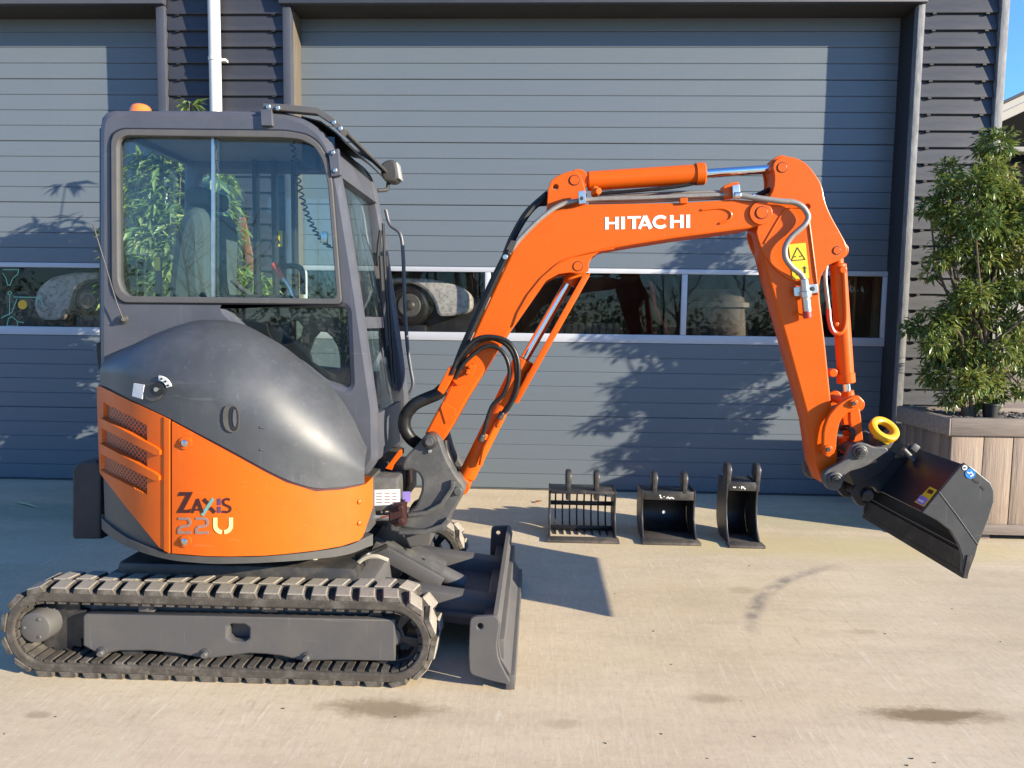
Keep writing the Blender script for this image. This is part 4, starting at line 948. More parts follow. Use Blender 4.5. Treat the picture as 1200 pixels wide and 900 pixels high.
quad_sheet('warning_sticker', [at(182, 301, 3.95), at(188, 301, 3.95), at(188, 317, 3.95), at(182, 317, 3.95)], 'yellow_print', cab)
strip_px = at(184, 320, 3.95); box2('belt_bracket', (strip_px.x-0.015, 3.952, 1.1), (strip_px.x+0.02, 3.97, at(184, 300, 3.95).z), 'seat_fabric', cab)
for x in (300, 322, 345):
    q = at(x, 260, YC1-0.1); box2('door_post', (q.x-0.012, YC1-0.12, 1.10), (q.x+0.012, YC1-0.065, at(x, 160, YC1-0.1).z), 'black_plastic', cab, 0.004)

# --- lower front: bracket, swing cylinder, blade
box2('front_bracket', (at(438, 556, 3.42).x-0.2, 3.40, at(438, 598, 3.42).z), (at(467, 556, 3.42).x, 3.95, at(438, 558, 3.42).z), 'cast_grey', EX, 0.012)
dp_ = quad_sheet('data_plate', [at(438.5, 574, 3.398), at(469, 573, 3.398), at(469, 591, 3.398), at(438.5, 592.5, 3.398)], 'white_print', EX)
bm = bmesh.new()
for k in range(4):
    for s_, e_ in ((441, 449), (451, 458), (460, 466)):
        L_ = [at(s_, 577.5+k*3.6, 3.3955), at(e_-random.random()*2, 577.4+k*3.6, 3.3955), at(e_-1, 578.4+k*3.6, 3.3955), at(s_, 578.5+k*3.6, 3.3955)]
        bm.faces.new([bm.verts.new(p) for p in L_])
finish('plate_print', bm_mesh(bm), 'grey_print', dp_, smooth=False)
quad_sheet('blue_label', [at(472, 576, 3.43), at(481, 576, 3.43), at(481, 588, 3.43), at(472, 588, 3.43)], 'violet_print', EX)
sc = cyl('swing_cylinder_rod', at(426, 606, 3.42), at(464, 606, 3.42), 0.0175, 'chrome', EX)
cyl('swing_cylinder', at(395, 606, 3.42), at(430, 606, 3.42), 0.034, 'red_brown_paint', EX)
plate('swing_yoke', [(455, 597), (462, 590), (473, 588), (474, 617), (463, 618), (455, 611)], 3.38, 3.47, 'red_brown_paint', EX, bevel=0.008)
pycyl('yoke_pin', 469, 611, 3.6, 3.36, 3.48, 'red_brown_paint', EX)
pycyl('yoke_pin', 469, 596, 3.4, 3.36, 3.48, 'red_brown_paint', EX)
plate('orange_bracket', [(451, 549), (459, 539), (468, 527), (471, 527), (471, 533), (462, 544), (459, 551)], 3.50, 3.56, 'orange_paint', EX, bevel=0.003)
box2('valve_block', (at(452, 552, 3.6).x, 3.55, at(452, 572, 3.6).z), (at(478, 552, 3.6).x, 3.75, at(452, 548, 3.6).z), 'red_brown_paint', EX, 0.01)
SB = [(476, 534), (489, 521), (494, 515), (498, 510), (506, 509), (512, 511), (516, 515), (523, 536), (535, 557), (546, 571), (542, 582), (531, 600), (524, 615), (521, 624), (505, 626), (484, 621), (466, 618), (470, 608), (478, 604), (480, 598), (486, 594), (490, 586), (494, 574), (494, 562), (490, 555), (482, 551), (472, 552), (470, 545)]
sb = plate('swing_bracket', SB, 3.48, 3.555, 'cast_grey', EX, bevel=0.012, sm=1, k=0.2)
plate('swing_bracket', SB, 3.765, 3.84, 'cast_grey', EX, bevel=0.012, sm=1, k=0.2, Yp=3.48)
plate('bracket_web', [(524, 560), (535, 560), (545, 571), (541, 582), (521, 622), (486, 620), (480, 605), (500, 596), (514, 580)], 3.53, 3.80, 'cast_grey', sb, bevel=0.01, Yp=3.48)
strip('bracket_flange', [(478, 600), (500, 597), (516, 588), (528, 570), (529, 562)], 3.455, 3.50, 0.022, 'cast_grey', sb, 0.006, Yp=3.48)
strip('bracket_flange', [(468, 619), (500, 619), (518, 612), (524, 606)], 3.455, 3.50, 0.026, 'cast_grey', sb, 0.006, Yp=3.48)
pb = pycyl('foot_pin', 503, 518, 9, 3.455, 3.87, 'worn_black', sb, 0.01)
pycyl('pin_cap', 503, 518, 5, 3.447, 3.456, 'cast_grey', sb, 0.003); pycyl('grease_nipple', 503.5, 529, 2.2, 3.465, 3.482, 'zinc', sb, 0.002)
pycyl('cylinder_pin', 536.5, 576, 5, 3.462, 3.86, 'cast_grey', sb, 0.004)
# dozer blade
def lin(pts, Y=3.0): return [(p.x, p.z) for p in (at(a, b, Y) for a, b in pts)]
BP = [(555.6, 723), (580, 722), (584, 725), (585.5, 733), (581.8, 756), (584.5, 774), (599.5, 803), (575, 798), (553, 791), (550, 786), (549, 765), (550.5, 730), (552, 725)]
blade = plate('dozer_blade', [(578, 722), (583, 723), (587, 733), (584, 756), (587, 774), (604, 802.5), (600, 803), (594, 792), (580, 768), (577, 750), (579, 735)], 3.02, 4.37, 'frame_paint', EX, bevel=0.003, Yp=3.0)
for y in (2.995, 4.372): plate('blade_side_plate', BP, y, y+0.022, 'frame_paint', blade, [circ((562.5, 734), 3.6, 14)], bevel=0.004, Yp=2.995, sm=1, k=0.15)
z0 = at(590, 800, 3.0).z; p = at(602, 803, 3.0)
box2('cutting_edge', (p.x-0.035, 3.0175, 0.004), (p.x+0.004, 4.3715, 0.07), 'frame_paint', blade, 0.003)
q = at(566, 748, 3.0); box2('blade_beam', (q.x-0.02, 3.03, 0.13), (q.x+0.09, 4.36, 0.22), 'frame_paint', blade, 0.008)
for y in (3.42, 3.98):
    bm = bmesh.new(); A, B = Vector((-0.86, y, 0.27)), Vector((q.x+0.06, y, 0.18)); d = (B-A); add_box(bm, (A+B)/2, (d.length, 0.10, 0.14), d.to_track_quat('X', 'Z').to_matrix(), 0.008); finish('blade_arm', bm_mesh(bm), 'frame_paint', blade)
bm = bmesh.new()
A = [Vector((-0.66, 3.36, 0.20)), Vector((-0.66, 4.04, 0.20)), Vector((q.x+0.02, 4.06, 0.17)), Vector((q.x+0.02, 3.34, 0.17))]
lo = [bm.verts.new(v) for v in A]; hi = [bm.verts.new(v+Vector((0, 0, 0.02))) for v in A]; bm.faces.new(lo); bm.faces.new(hi)
for i in range(4): bm.faces.new((lo[i], lo[(i+1) % 4], hi[(i+1) % 4], hi[i]))
finish('blade_web', bm_mesh(bm), 'frame_paint', blade, smooth=False)
# sloping cover over the blade cylinder
A, B = at(437, 634, 3.56), at(517, 678, 3.56); d = B-A; d.y = 0
bm = bmesh.new(); add_box(bm, (A+B)/2+Vector((0, 0.11, 0.01)), (d.length, 0.20, 0.03), d.to_track_quat('X', 'Z').to_matrix(), 0.006)
cv = finish('cylinder_cover', bm_mesh(bm), 'cast_grey', EX)
bm = bmesh.new(); add_box(bm, (A+B)/2+Vector((0, 0.0, -0.03)), (d.length, 0.02, 0.07), d.to_track_quat('X', 'Z').to_matrix(), 0.004); finish('cover_flange', bm_mesh(bm), 'frame_paint', cv)
bm = bmesh.new()
for f in (0.45, 0.72):
    p = A+d*f+Vector((0, 0.05, 0.0265)); up = Vector((-d.z, 0, d.x)).normalized(); add_rod(bm, p, p+up, [(0, 0.008), (0.004, 0.008)], 10)
finish('cover_bolt', bm_mesh(bm), 'black_print', cv)
cyl('blade_cylinder', A+Vector((0.05, 0.11, -0.06)), B+Vector((0.1, 0.11, -0.07)), 0.045, 'frame_paint', cv)
plate('mast_foot', [(470, 622), (508, 624), (503, 640), (480, 642)], 3.60, 3.86, 'frame_paint', EX, bevel=0.01)
tube('undercarriage_hose', [at(338, 668, 3.32), at(350, 655, 3.30), at(362, 650, 3.3), at(375, 662, 3.3), at(392, 675, 3.3), at(408, 670, 3.3), at(425, 655, 3.3), at(440, 652, 3.3), at(455, 657, 3.3)], 0.011, 'beige_hose', EX, 8)
tube('undercarriage_hose', [at(352, 656, 3.34), at(362, 668, 3.32), at(372, 676, 3.3), at(396, 676, 3.31)], 0.010, 'beige_hose', EX, 8)
tube('undercarriage_hose', [at(385, 680, 3.36), at(405, 662, 3.36), at(430, 650, 3.36), at(452, 640, 3.5)], 0.012, 'hose_rubber', EX, 8)

# --- boom
YB0, YB1 = 3.56, 3.76
BOOM = [(498, 508), (513, 480), (520, 468), (555, 392), (580, 337), (602, 290), (610, 277), (624, 260), (645, 247.5), (683, 239.5), (740, 238.5), (800, 237.5), (860, 233.5), (890, 235.5), (899, 240), (905, 249), (902, 258), (893, 263.5), (877, 268), (820, 275.5), (793, 279), (745, 286.5), (708, 293), (690, 298), (668, 306), (650, 318), (638, 331), (593, 395), (547, 469), (530, 500), (519, 517), (508, 519), (500, 514)]
boom = plate('boom', BOOM, YB0, YB1, 'orange_paint', EX, bevel=0.010)
EAR = [(638, 330), (625, 345), (617, 355), (626, 342), (640, 327), (655, 314), (672, 306), (695, 298), (702, 295), (694, 302), (690, 309), (690, 318), (684, 321), (668, 320), (655, 321)]
EARP = [(600, 384), (606, 366), (618, 345), (634, 325), (650, 311), (668, 302), (694, 296.5), (703, 294.5), (694, 301), (690, 309), (690, 317), (685, 321), (668, 319.5), (655, 321), (640, 329), (626, 346)]
for y in (YB0-0.008, YB1-0.004): plate('cylinder_ear', EARP, y, y+0.012, 'orange_paint', boom, bevel=0.004, Yp=YB0-0.008)
pycyl('ear_pin', 677, 312, 5.0, YB0-0.012, YB1+0.012, 'orange_paint', boom, 0.001)
TEAR = [(637, 256), (640.5, 246), (642, 221), (646, 211), (655, 205), (667, 200.5), (675, 200), (681, 205), (684, 215), (688, 229), (682, 236), (676, 241), (655, 250)]
for y in (3.60, 3.70): plate('arm_cylinder_ear', TEAR, y, y+0.022, 'orange_paint', boom, [circ((651, 219), 3.2, 14)], bevel=0.004, Yp=3.60)
pycyl('ear_pin', 673, 211, 5.2, 3.595, 3.727, 'orange_paint', boom, 0.001)
pycyl('arm_pivot_pin', 893, 249, 6.6, YB0-0.017, YB1+0.017, 'orange_paint', boom, 0.001)
for y in (YB0-0.012, YB1-0.002): plate('boom_tip_boss', circ((892, 249.6), 13.4, 32), y, y+0.014, 'orange_paint', boom, bevel=0.002, Yp=YB0-0.012)
# recessed web near the boom tip (thin ribs round a hollow)
tube('weld_rib', [at(822, 246, YB0-0.001), at(845, 244, YB0-0.001), at(856, 249, YB0-0.001), at(855, 257, YB0-0.001), at(843, 262, YB0-0.001)], 0.006, 'orange_paint', boom, 8)
tube('weld_rib', [at(612, 362, YB0-0.002), at(622, 344, YB0-0.002), at(640, 322, YB0-0.002), at(660, 305, YB0-0.002), at(690, 296, YB0-0.002), at(720, 291, YB0-0.002)], 0.004, 'orange_paint', boom, 6)
plate('fold_rib', [(516, 478), (519, 471), (535, 480), (534, 486), (522, 497)], YB0-0.006, YB0+0.002, 'orange_paint', boom, bevel=0.003)
# maker's name
def hl(x, y): return (709+x, 269-y-0.02*x-0.0007*x*y)
def hs_(pts, wd): return [[hl(*p) for p in q] for q in stroke(pts, wd)]
def Hh(o): return hs_([(o+2.2, 0), (o+2.2, 14.6)], 4.4)+hs_([(o+14, 0), (o+14, 14.6)], 4.4)+hs_([(o+3.5, 7.4), (o+13, 7.4)], 2.6)
NAME = [Hh(0), hs_([(21, 0), (21, 14.6)], 4.6), hs_([(26, 13.3), (42, 13.3)], 2.7)+hs_([(34, 0), (34, 12.8)], 4.6)]
NAME.append( hs_([(40.2, 0), (46.6, 14.6)], 3.6)+hs_([(46.8, 14.6), (53.6, 0)], 4.8)+hs_([(43, 4.2), (52, 4.2)], 2.4))
NAME += [hs_(arc(65, 7.3, 7.6, 5.9, 38, 322, 16), 3.7), Hh(76), hs_([(97.4, 0), (97.4, 14.6)], 4.6)]
for q in NAME: finish('maker_lettering', polys_mesh(q, lambda u, v, d: at(u, v, YB0-0.0008-d), 0.0012), 'white_print', boom, smooth=False)
# boom cylinder with rod and guard
A, B = at(546, 560, 3.66), at(614.5, 421, 3.66); ax = (B-A).normalized()
bc = rod('boom_cylinder', A, B, [(0, 0.036), (0.01, 0.044), (0.42, 0.044), (0.421, 0.0455), ((B-A).length-0.05, 0.0455), ((B-A).length-0.049, 0.052), ((B-A).length-0.004, 0.052), ((B-A).length, 0.047)], 'orange_paint', EX)
C_ = at(676, 314, 3.66); cyl('cylinder_rod', B, C_, 0.0225, 'chrome', bc)
cyl('rod_eye', (C_.x, 3.60, C_.z), (C_.x, 3.72, C_.z), 0.035, 'orange_paint', bc); cyl('rod_collar', C_-ax*0.09, C_-ax*0.02, 0.033, 'orange_paint', bc)
cyl('base_eye', (A.x-0.02, 3.59, A.z-0.03), (A.x-0.02, 3.73, A.z-0.03), 0.045, 'orange_paint', bc)
pa, pbb = at(690, 321, 3.64), at(607, 469, 3.64)
dv = (pbb-pa); gp = (pa+pbb)/2
bm = bmesh.new(); add_box(bm, gp, (dv.length, 0.11, 0.008), dv.to_track_quat('X', 'Y').to_matrix() @ Matrix.Rotation(R(90), 3, 'X'), 0.002)
add_box(bm, gp+Vector((-0.012, -0.052, -0.006)), (dv.length, 0.008, 0.030), (dv.to_track_quat('X', 'Y').to_matrix() @ Matrix.Rotation(R(90), 3, 'X')), 0.002)
finish('rod_guard', bm_mesh(bm), 'orange_paint', bc)
pl_ = tube('cylinder_pipe', [at(563, 545, 3.60), at(567, 527, 3.60), at(570, 520, 3.60), at(580, 500, 3.60), at(590, 484, 3.60)], 0.011, 'orange_paint', bc, 8)
cyl('port', at(566, 514, 3.60), at(569, 508, 3.60)+Vector((0, 0.0, 0)), 0.018, 'orange_paint', bc); cyl('port', at(583, 500, 3.60), at(590, 486, 3.60), 0.016, 'orange_paint', bc)
# arm cylinder along the top
A, B = at(688, 212.5, 3.66), at(826, 203.5, 3.66); L_ = (B-A).length
ac = rod('arm_cylinder', A, B, [(0, 0.040), (0.008, 0.0465), (L_-0.045, 0.0465), (L_-0.044, 0.053), (L_-0.006, 0.053), (L_, 0.048)], 'orange_paint', EX, 32)
C_ = at(908, 198, 3.66); cyl('cylinder_rod', B, C_, 0.0215, 'chrome', ac)
e_ = at(677, 212, 3.66); cyl('base_eye', (e_.x, 3.624, e_.z), (e_.x, 3.699, e_.z), 0.05, 'orange_paint', ac)
e_ = at(912, 197, 3.66); cyl('rod_eye', (e_.x, 3.61, e_.z), (e_.x, 3.71, e_.z), 0.05, 'orange_paint', ac)
cyl('port', at(697, 220, 3.62), at(697, 229, 3.60), 0.018, 'orange_paint', ac); cyl('port', at(697, 224, 3.62), at(702, 224, 3.58), 0.016, 'orange_paint', ac)
tube('cylinder_pipe', [at(702, 227, 3.63), at(740, 224, 3.63), at(790, 219, 3.64), at(818, 214, 3.65)], 0.009, 'hose_rubber', ac, 8)
# pipes and hoses along the boom
tube('steel_pipe', [at(596, 297, 3.545), at(612, 277, 3.545), at(636, 254, 3.545), at(660, 239, 3.56), at(690, 234, 3.58), at(740, 232.5, 3.58), at(800, 230, 3.58), at(853, 228, 3.58)], 0.011, 'steel_hose', boom, 8)
tube('steel_pipe', [at(690, 237.0, 3.60), at(740, 236, 3.60), at(800, 233.5, 3.60), at(850, 231.5, 3.60)], 0.010, 'steel_hose', boom, 8)
tube('steel_pipe', [at(700, 232, 3.70), at(760, 228, 3.70), at(850, 225, 3.70)], 0.010, 'steel_hose', boom, 8)
pc = plate('pipe_clamp', [(677.5, 224), (686, 223), (687, 238), (678.5, 239)], 3.53, 3.57, 'zinc', boom, bevel=0.002); pycyl('clamp_bolt', 682, 232, 2, 3.52, 3.53, 'worn_black', pc, 0.002)
plate('hose_bracket', [(848, 218), (856, 214), (866, 213), (867, 222), (861, 224), (861, 231), (848, 232)], 3.57, 3.64, 'orange_paint', boom, bevel=0.004)
plate('clamp_plate', [(858, 217), (867, 216), (868, 231), (859, 232)], 3.545, 3.569, 'zinc', boom, bevel=0.003)
plate('clamp_plate', [(797, 232), (806, 231.5), (806, 238), (797, 238.5)], 3.545, 3.569, 'orange_paint', boom, bevel=0.003)
tube('hydraulic_hose', [at(534, 433, 3.545), at(546, 403, 3.545), at(563, 366, 3.545), at(580, 329, 3.545), at(596, 296, 3.545)], 0.013, 'hose_rubber', boom, 8)
tube('hydraulic_hose', [at(530, 440, 3.60), at(542, 408, 3.60), at(560, 368, 3.60), at(577, 330, 3.60), at(592, 300, 3.60), at(606, 270, 3.62), at(622, 246, 3.64), at(640, 231, 3.66)], 0.016, 'hose_rubber', boom, 8)
tube('hydraulic_hose', [at(592, 297, 3.65), at(602, 274, 3.66), at(618, 248, 3.68), at(642, 226, 3.70)], 0.014, 'hose_rubber', boom, 8)
tube('hydraulic_hose', [at(597, 290, 3.68), at(606, 270, 3.68), at(624, 243, 3.70), at(648, 236, 3.70)], 0.013, 'hose_rubber', boom, 8)
cl_ = plate('hose_clamp', [(593, 292), (599, 281), (606, 283), (600, 296)], 3.53, 3.56, 'lamp_shell', boom, bevel=0.003)
pycyl('clamp_bolt', 592, 301, 3, 3.53, 3.55, 'zinc', cl_, 0.002)
hb = plate('hose_box', [(512, 457), (519, 443), (526, 430), (534, 432), (531, 441), (525, 452), (519, 462)], 3.50, 3.66, 'orange_paint', boom, bevel=0.004)
plate('hose_plate', [(530, 446), (543, 440), (548, 430), (556, 426), (558, 432), (552, 444), (543, 450), (536, 452)], 3.548, 3.562, 'orange_paint', boom, bevel=0.003)
bm = bmesh.new()
for x, y in ((551, 429.5), (548.5, 436.5)): bolt_head(bm, at(x, y, 3.548), (0, -1, 0), 0.011, 0.01)
finish('bolt', bm_mesh(bm), 'orange_paint', boom)
# protective sleeve hose at the boom foot
tube('hose_sleeve', [at(519, 456, 3.57), at(512, 462, 3.57), at(500, 467, 3.57), at(486, 474, 3.56), at(476, 486, 3.56), at(474, 500, 3.56), at(480, 512, 3.57), at(488, 519, 3.6), at(500, 526, 3.66)], 0.031, 'hose_rubber', EX, 16)
tube('hydraulic_hose', [at(520, 516, 3.66), at(523, 532, 3.66), at(530, 548, 3.66), at(539, 558, 3.66)], 0.022, 'hose_rubber', EX, 10)
# arching hoses to the boom cylinder
HS = [[(531, 441), (538, 427), (551, 409), (564, 399), (578, 397), (593, 404), (602, 417), (605, 435), (604, 455), (598, 471), (589, 484)],
      [(533, 444), (542, 428), (555, 415), (570, 406), (584, 408), (594, 421), (597, 440), (590, 462), (578, 474), (572, 488), (566, 510)],
      [(529, 439), (535, 424), (548, 406), (562, 396), (580, 395), (596, 401), (606, 418), (608, 440), (605, 460), (597, 476), (591, 484)]]
for i, h in enumerate(HS): tube('hydraulic_hose', [at(x, y, 3.535-0.016*i) for x, y in h], 0.0105, 'hose_rubber', EX, 10)
for x, y, x2, y2, yy in ((589, 483, 585, 491, 3.535), (566, 509, 563, 517, 3.52)): cyl('hose_ferrule', at(x, y, yy), at(x2, y2, yy), 0.016, 'worn_black', EX)

# --- arm
YA0, YA1 = 3.585, 3.735
ARM = [(903, 231), (908, 220), (909, 205), (906, 194), (910, 187), (917, 183.5), (930, 184.5), (941, 189), (950, 197), (957, 207), (963, 217), (966, 235), (971, 248), (976, 258), (984, 272), (991, 285), (992.5, 293), (990, 301), (983, 305), (974, 308), (969, 312), (963, 322), (960.5, 335), (961, 350), (967, 400), (974, 469), (982, 533), (980, 556), (972, 568), (964, 566), (955.5, 545), (948, 494), (922, 399), (902, 329), (886.5, 268)]
arm = plate('arm', ARM, YA0, YA1, 'orange_paint', EX, bevel=0.008)
HP = [(901, 232), (907, 221), (908, 205), (905, 194), (910, 186.5), (917, 183), (930, 184), (941, 188.5), (950, 196.5), (957, 206.5), (963.5, 217), (966.5, 235), (971.5, 248), (976.5, 258), (984.5, 272), (991.5, 285), (993, 293), (990.5, 301), (983.5, 305.5), (974, 309), (969, 312), (963, 322), (959, 332), (949, 335), (934, 332), (918, 324), (906, 313), (896, 299), (889, 284), (885.5, 268)]
plate('arm_head', HP, YA0-0.010, YA0+0.003, 'orange_paint', arm, [circ((946, 242), 3.2, 14)], bevel=0.004, sm=1)
plate('arm_head', HP, YA1-0.003, YA1+0.010, 'orange_paint', arm, [circ((946, 242), 3.2, 14)], bevel=0.004, sm=1, Yp=YA0-0.010)
tube('weld_bead', [at(947.5, 257, YA0-0.011), at(952, 292, YA0-0.011), at(956.5, 328, YA0-0.011), at(958, 345, YA0-0.003)], 0.006, 'orange_paint', arm, 8)
tube('weld_bead', [at(919, 246, YA0-0.011), at(907, 266, YA0-0.011), at(896, 285, YA0-0.011)], 0.005, 'orange_paint', arm, 8)
tube('weld_bead', [at(919, 246, YA0-0.011), at(930, 243, YA0-0.011), at(943, 244, YA0-0.011)], 0.004, 'orange_paint', arm, 8)
pycyl('head_pin', 917, 196, 5.4, YA0-0.0145, YA1+0.0145, 'orange_paint', arm, 0.001); pycyl('head_pin', 981, 293.5, 4.2, YA0-0.0145, YA1+0.0145, 'orange_paint', arm, 0.001)
ws = quad_sheet('warning_sticker', [at(924, 286.5, YA0-0.0115), at(944, 284.5, YA0-0.0115), at(948.5, 326, YA0-0.0115), at(929, 327.5, YA0-0.0115)], 'yellow_print', arm)
tp = [(934.5, 290), (943.5, 304), (927.5, 305.5), (934.5, 290)]
MK = stroke(tp, 1.0)+stroke([(931, 301), (933, 300.5)], 1.2)+stroke([(937, 300.5), (939.5, 300)], 1.2)+stroke([(943, 312), (943.6, 320)], 1.6)+stroke([(941, 314), (945.5, 314)], 1.0)+stroke([(933, 322), (935, 322)], 1.3)+stroke([(938, 322), (939, 324)], 1.3)
finish('sticker_mark', polys_mesh(MK, lambda u, v, d: at(u, v, YA0-0.0135-d), 0.0008), 'black_print', ws, smooth=False)
tube('auxiliary_hose', [at(867, 229, 3.55), at(887, 232, 3.545), at(913, 235.5, 3.54), at(930, 237, 3.54), at(941, 243, 3.54), at(947, 254, 3.54), at(942.5, 264, 3.535), at(928, 277, 3.535), at(920.5, 289, 3.535), at(920.5, 302, 3.535), at(928, 313, 3.54), at(938, 321, 3.545), at(943, 330, 3.55)], 0.0135, 'steel_hose', arm, 12)
cp_ = plate('coupling_plate', [(930, 337), (950, 333), (958, 333), (959, 343), (944, 345), (939, 347), (931, 347)], YA0-0.03, YA0-0.018, 'zinc', arm, bevel=0.002)
pycyl('plate_bolt', 953, 338.5, 2.6, YA0-0.04, YA0-0.029, 'worn_black', cp_, 0.002)
cyl('coupling', at(942, 327, 3.55), at(946, 366, 3.55), 0.020, 'zinc', cp_); cyl('coupling_nut', at(943.4, 341, 3.55), at(944.2, 349, 3.55), 0.027, 'zinc', cp_)
cyl('dust_cap', at(945.5, 364, 3.55), at(946.5, 373, 3.55), 0.020, 'red_plastic', cp_)
tube('cap_strap', [at(944, 370, 3.55), at(936, 368, 3.56), at(931, 366, 3.575)], 0.005, 'orange_paint', cp_, 6)
for x0, y0, x1, y1 in ((886, 232, 880, 230), (868, 229, 860, 229)): cyl('hose_ferrule', at(x0, y0, 3.55), at(x1, y1, 3.55), 0.016, 'zinc', arm)
tube('hydraulic_hose', [at(884, 231, 3.64), at(896, 225, 3.66), at(905, 221, 3.68)], 0.013, 'hose_rubber', arm, 8)
# bucket cylinder behind the arm
A, B = at(982, 309, 3.66), at(991.5, 449, 3.66); L_ = (B-A).length; ax = (B-A).normalized()
kc = rod('bucket_cylinder', A, B, [(0, 0.030), (0.006, 0.038), (L_-0.05, 0.0385), (L_-0.048, 0.043), (L_-0.004, 0.043), (L_, 0.038)], 'orange_paint', EX)
e_ = at(981, 294, 3.66); cyl('base_eye', (e_.x, 3.62, e_.z), (e_.x, 3.70, e_.z), 0.04, 'orange_paint', kc); cyl('base_neck', e_, A+ax*0.02, 0.026, 'orange_paint', kc)
C_ = at(993, 462, 3.66); cyl('cylinder_rod', B, C_, 0.0175, 'chrome', kc); cyl('rod_collar', at(992.5, 458, 3.66), at(994.5, 468, 3.66), 0.03, 'orange_paint', kc)
D_ = at(1000, 473, 3.66); cyl('rod_eye', (D_.x, 3.61, D_.z), (D_.x, 3.71, D_.z), 0.035, 'orange_paint', kc); cyl('rod_neck', C_, D_, 0.026, 'orange_paint', kc)
tube('cylinder_pipe', [at(988.5, 315, 3.615), at(990, 340, 3.615), at(991, 375, 3.615), at(987, 389, 3.61), at(979, 390, 3.61), at(973, 381, 3.61), at(972, 370, 3.62)], 0.010, 'orange_paint', kc, 10)
pycyl('pipe_union', 988.5, 316, 4.4, 3.60, 3.64, 'orange_paint', kc); pycyl('pipe_union', 981, 380, 2.6, 3.595, 3.62, 'orange_paint', kc); pycyl('port', 977, 437, 5, 3.63, 3.69, 'orange_paint', kc)
tube('hydraulic_hose', [at(968.5, 312, 3.63), at(967, 325, 3.61), at(969, 345, 3.61), at(971.5, 366, 3.615)], 0.0095, 'steel_hose', kc, 8)
tube('cylinder_pipe', [at(971, 362, 3.615), at(972, 376, 3.61), at(976, 388, 3.61), at(984, 392, 3.615)], 0.012, 'red_plastic', kc, 8)
# links between arm, cylinder and coupler
LK = [(964.5, 522), (965, 504), (971, 487), (983, 473.5), (997, 465), (1006, 463), (1011.5, 468), (1011, 477), (1003, 481.5), (993, 484), (985, 493), (981.5, 508), (979.5, 530), (972, 536.5), (965.5, 533)]
lk1 = plate('guide_link', LK, 3.525, 3.555, 'orange_paint', EX, bevel=0.006, sm=1, k=0.2)
plate('guide_link', LK, 3.765, 3.795, 'orange_paint', EX, bevel=0.006, sm=1, k=0.2, Yp=3.525)
for x, y in ((1001, 473), (971, 527)):
    pycyl('link_pin', x, y, 5.2, 3.515, 3.80, 'orange_paint', lk1, 0.003); pycyl('pin_bore', x, y, 2.6, 3.508, 3.517, 'worn_black', lk1, 0.001)
for y in (3.60, 3.69):
    plate('bucket_link', [(994, 480), (1001, 468), (1008, 474), (1013, 528), (1007, 536), (1001, 528)], y, y+0.03, 'orange_paint', EX, bevel=0.006, sm=1, Yp=3.60)
tube('hydraulic_hose', [at(986, 502, 3.66), at(993, 501, 3.62), at(999, 506, 3.60), at(998, 515, 3.60)], 0.014, 'hose_rubber', EX, 10)
cyl('coupler_cylinder', at(990, 512, 3.66), at(992, 530, 3.66), 0.03, 'orange_paint', EX)
# quick coupler
QC = [(965, 556), (970, 550), (989, 540), (994, 530), (998, 522), (1006, 518.5), (1016, 520), (1025, 524), (1039, 524), (1042, 528), (1033, 534), (1015, 547), (993, 553.5), (989, 563), (986, 572), (979, 575.5), (970, 573), (965, 565)]
qc = plate('quick_coupler', QC, 3.51, 3.545, 'cast_grey', EX, bevel=0.006, sm=1, k=0.18)
plate('coupler_cheek', QC, 3.775, 3.81, 'cast_grey', qc, bevel=0.006, sm=1, k=0.18, Yp=3.51)
plate('coupler_body', [(998, 553), (1012, 548), (1034, 534), (1048, 528), (1056, 534), (1044, 552), (1022, 566), (1004, 571)], 3.546, 3.774, 'black_steel', qc, bevel=0.006, Yp=3.51)
for x, y, r_ in ((979.5, 562, 9.0), (1009, 530, 8.6)):
    pycyl('coupler_boss', x, y, r_, 3.495, 3.825, 'cast_grey', qc, 0.006); pycyl('coupler_pin', x+1, y+0.5, 5.6, 3.475, 3.50, 'worn_black', qc, 0.004); pycyl('pin_bore', x+1.2, y+0.6, 2.6, 3.468, 3.477, 'black_print', qc, 0.001)
# yellow lifting eye
c0 = at(1036, 503.5, 3.57); n_ = Vector((0.22, -0.66, 0.72)).normalized(); u_ = n_.orthogonal().normalized(); v_ = n_.cross(u_)
bm = bmesh.new()
prof = [(r_*0.88, t_*0.8) for r_, t_ in [(0.046, -0.016), (0.052, -0.021), (0.068, -0.024), (0.078, -0.019), (0.081, 0), (0.078, 0.019), (0.068, 0.024), (0.052, 0.021), (0.046, 0.016), (0.043, 0)]]
rg = []
for i in range(36):
    a = 2*math.pi*i/36; d_ = u_*math.cos(a)+v_*math.sin(a); rg.append([bm.verts.new(c0+d_*r_+n_*t_) for r_, t_ in prof])
for i in range(36):
    A_, B_ = rg[i], rg[(i+1) % 36]
    for j in range(len(prof)): bm.faces.new((A_[j], A_[(j+1) % len(prof)], B_[(j+1) % len(prof)], B_[j]))
ey = finish('lifting_eye', bm_mesh(bm), 'yellow_paint', EX)
plate('eye_base', [(1028, 521), (1031, 512), (1044, 512), (1052, 505), (1054.5, 508), (1044, 525), (1036, 530), (1028, 526)], 3.625, 3.74, 'cast_grey', ey, bevel=0.006)
plate('eye_foot', [(1030, 510), (1040, 517), (1052.5, 503), (1054, 507), (1041, 522), (1029, 515)], 3.60, 3.66, 'yellow_paint', ey, bevel=0.006)
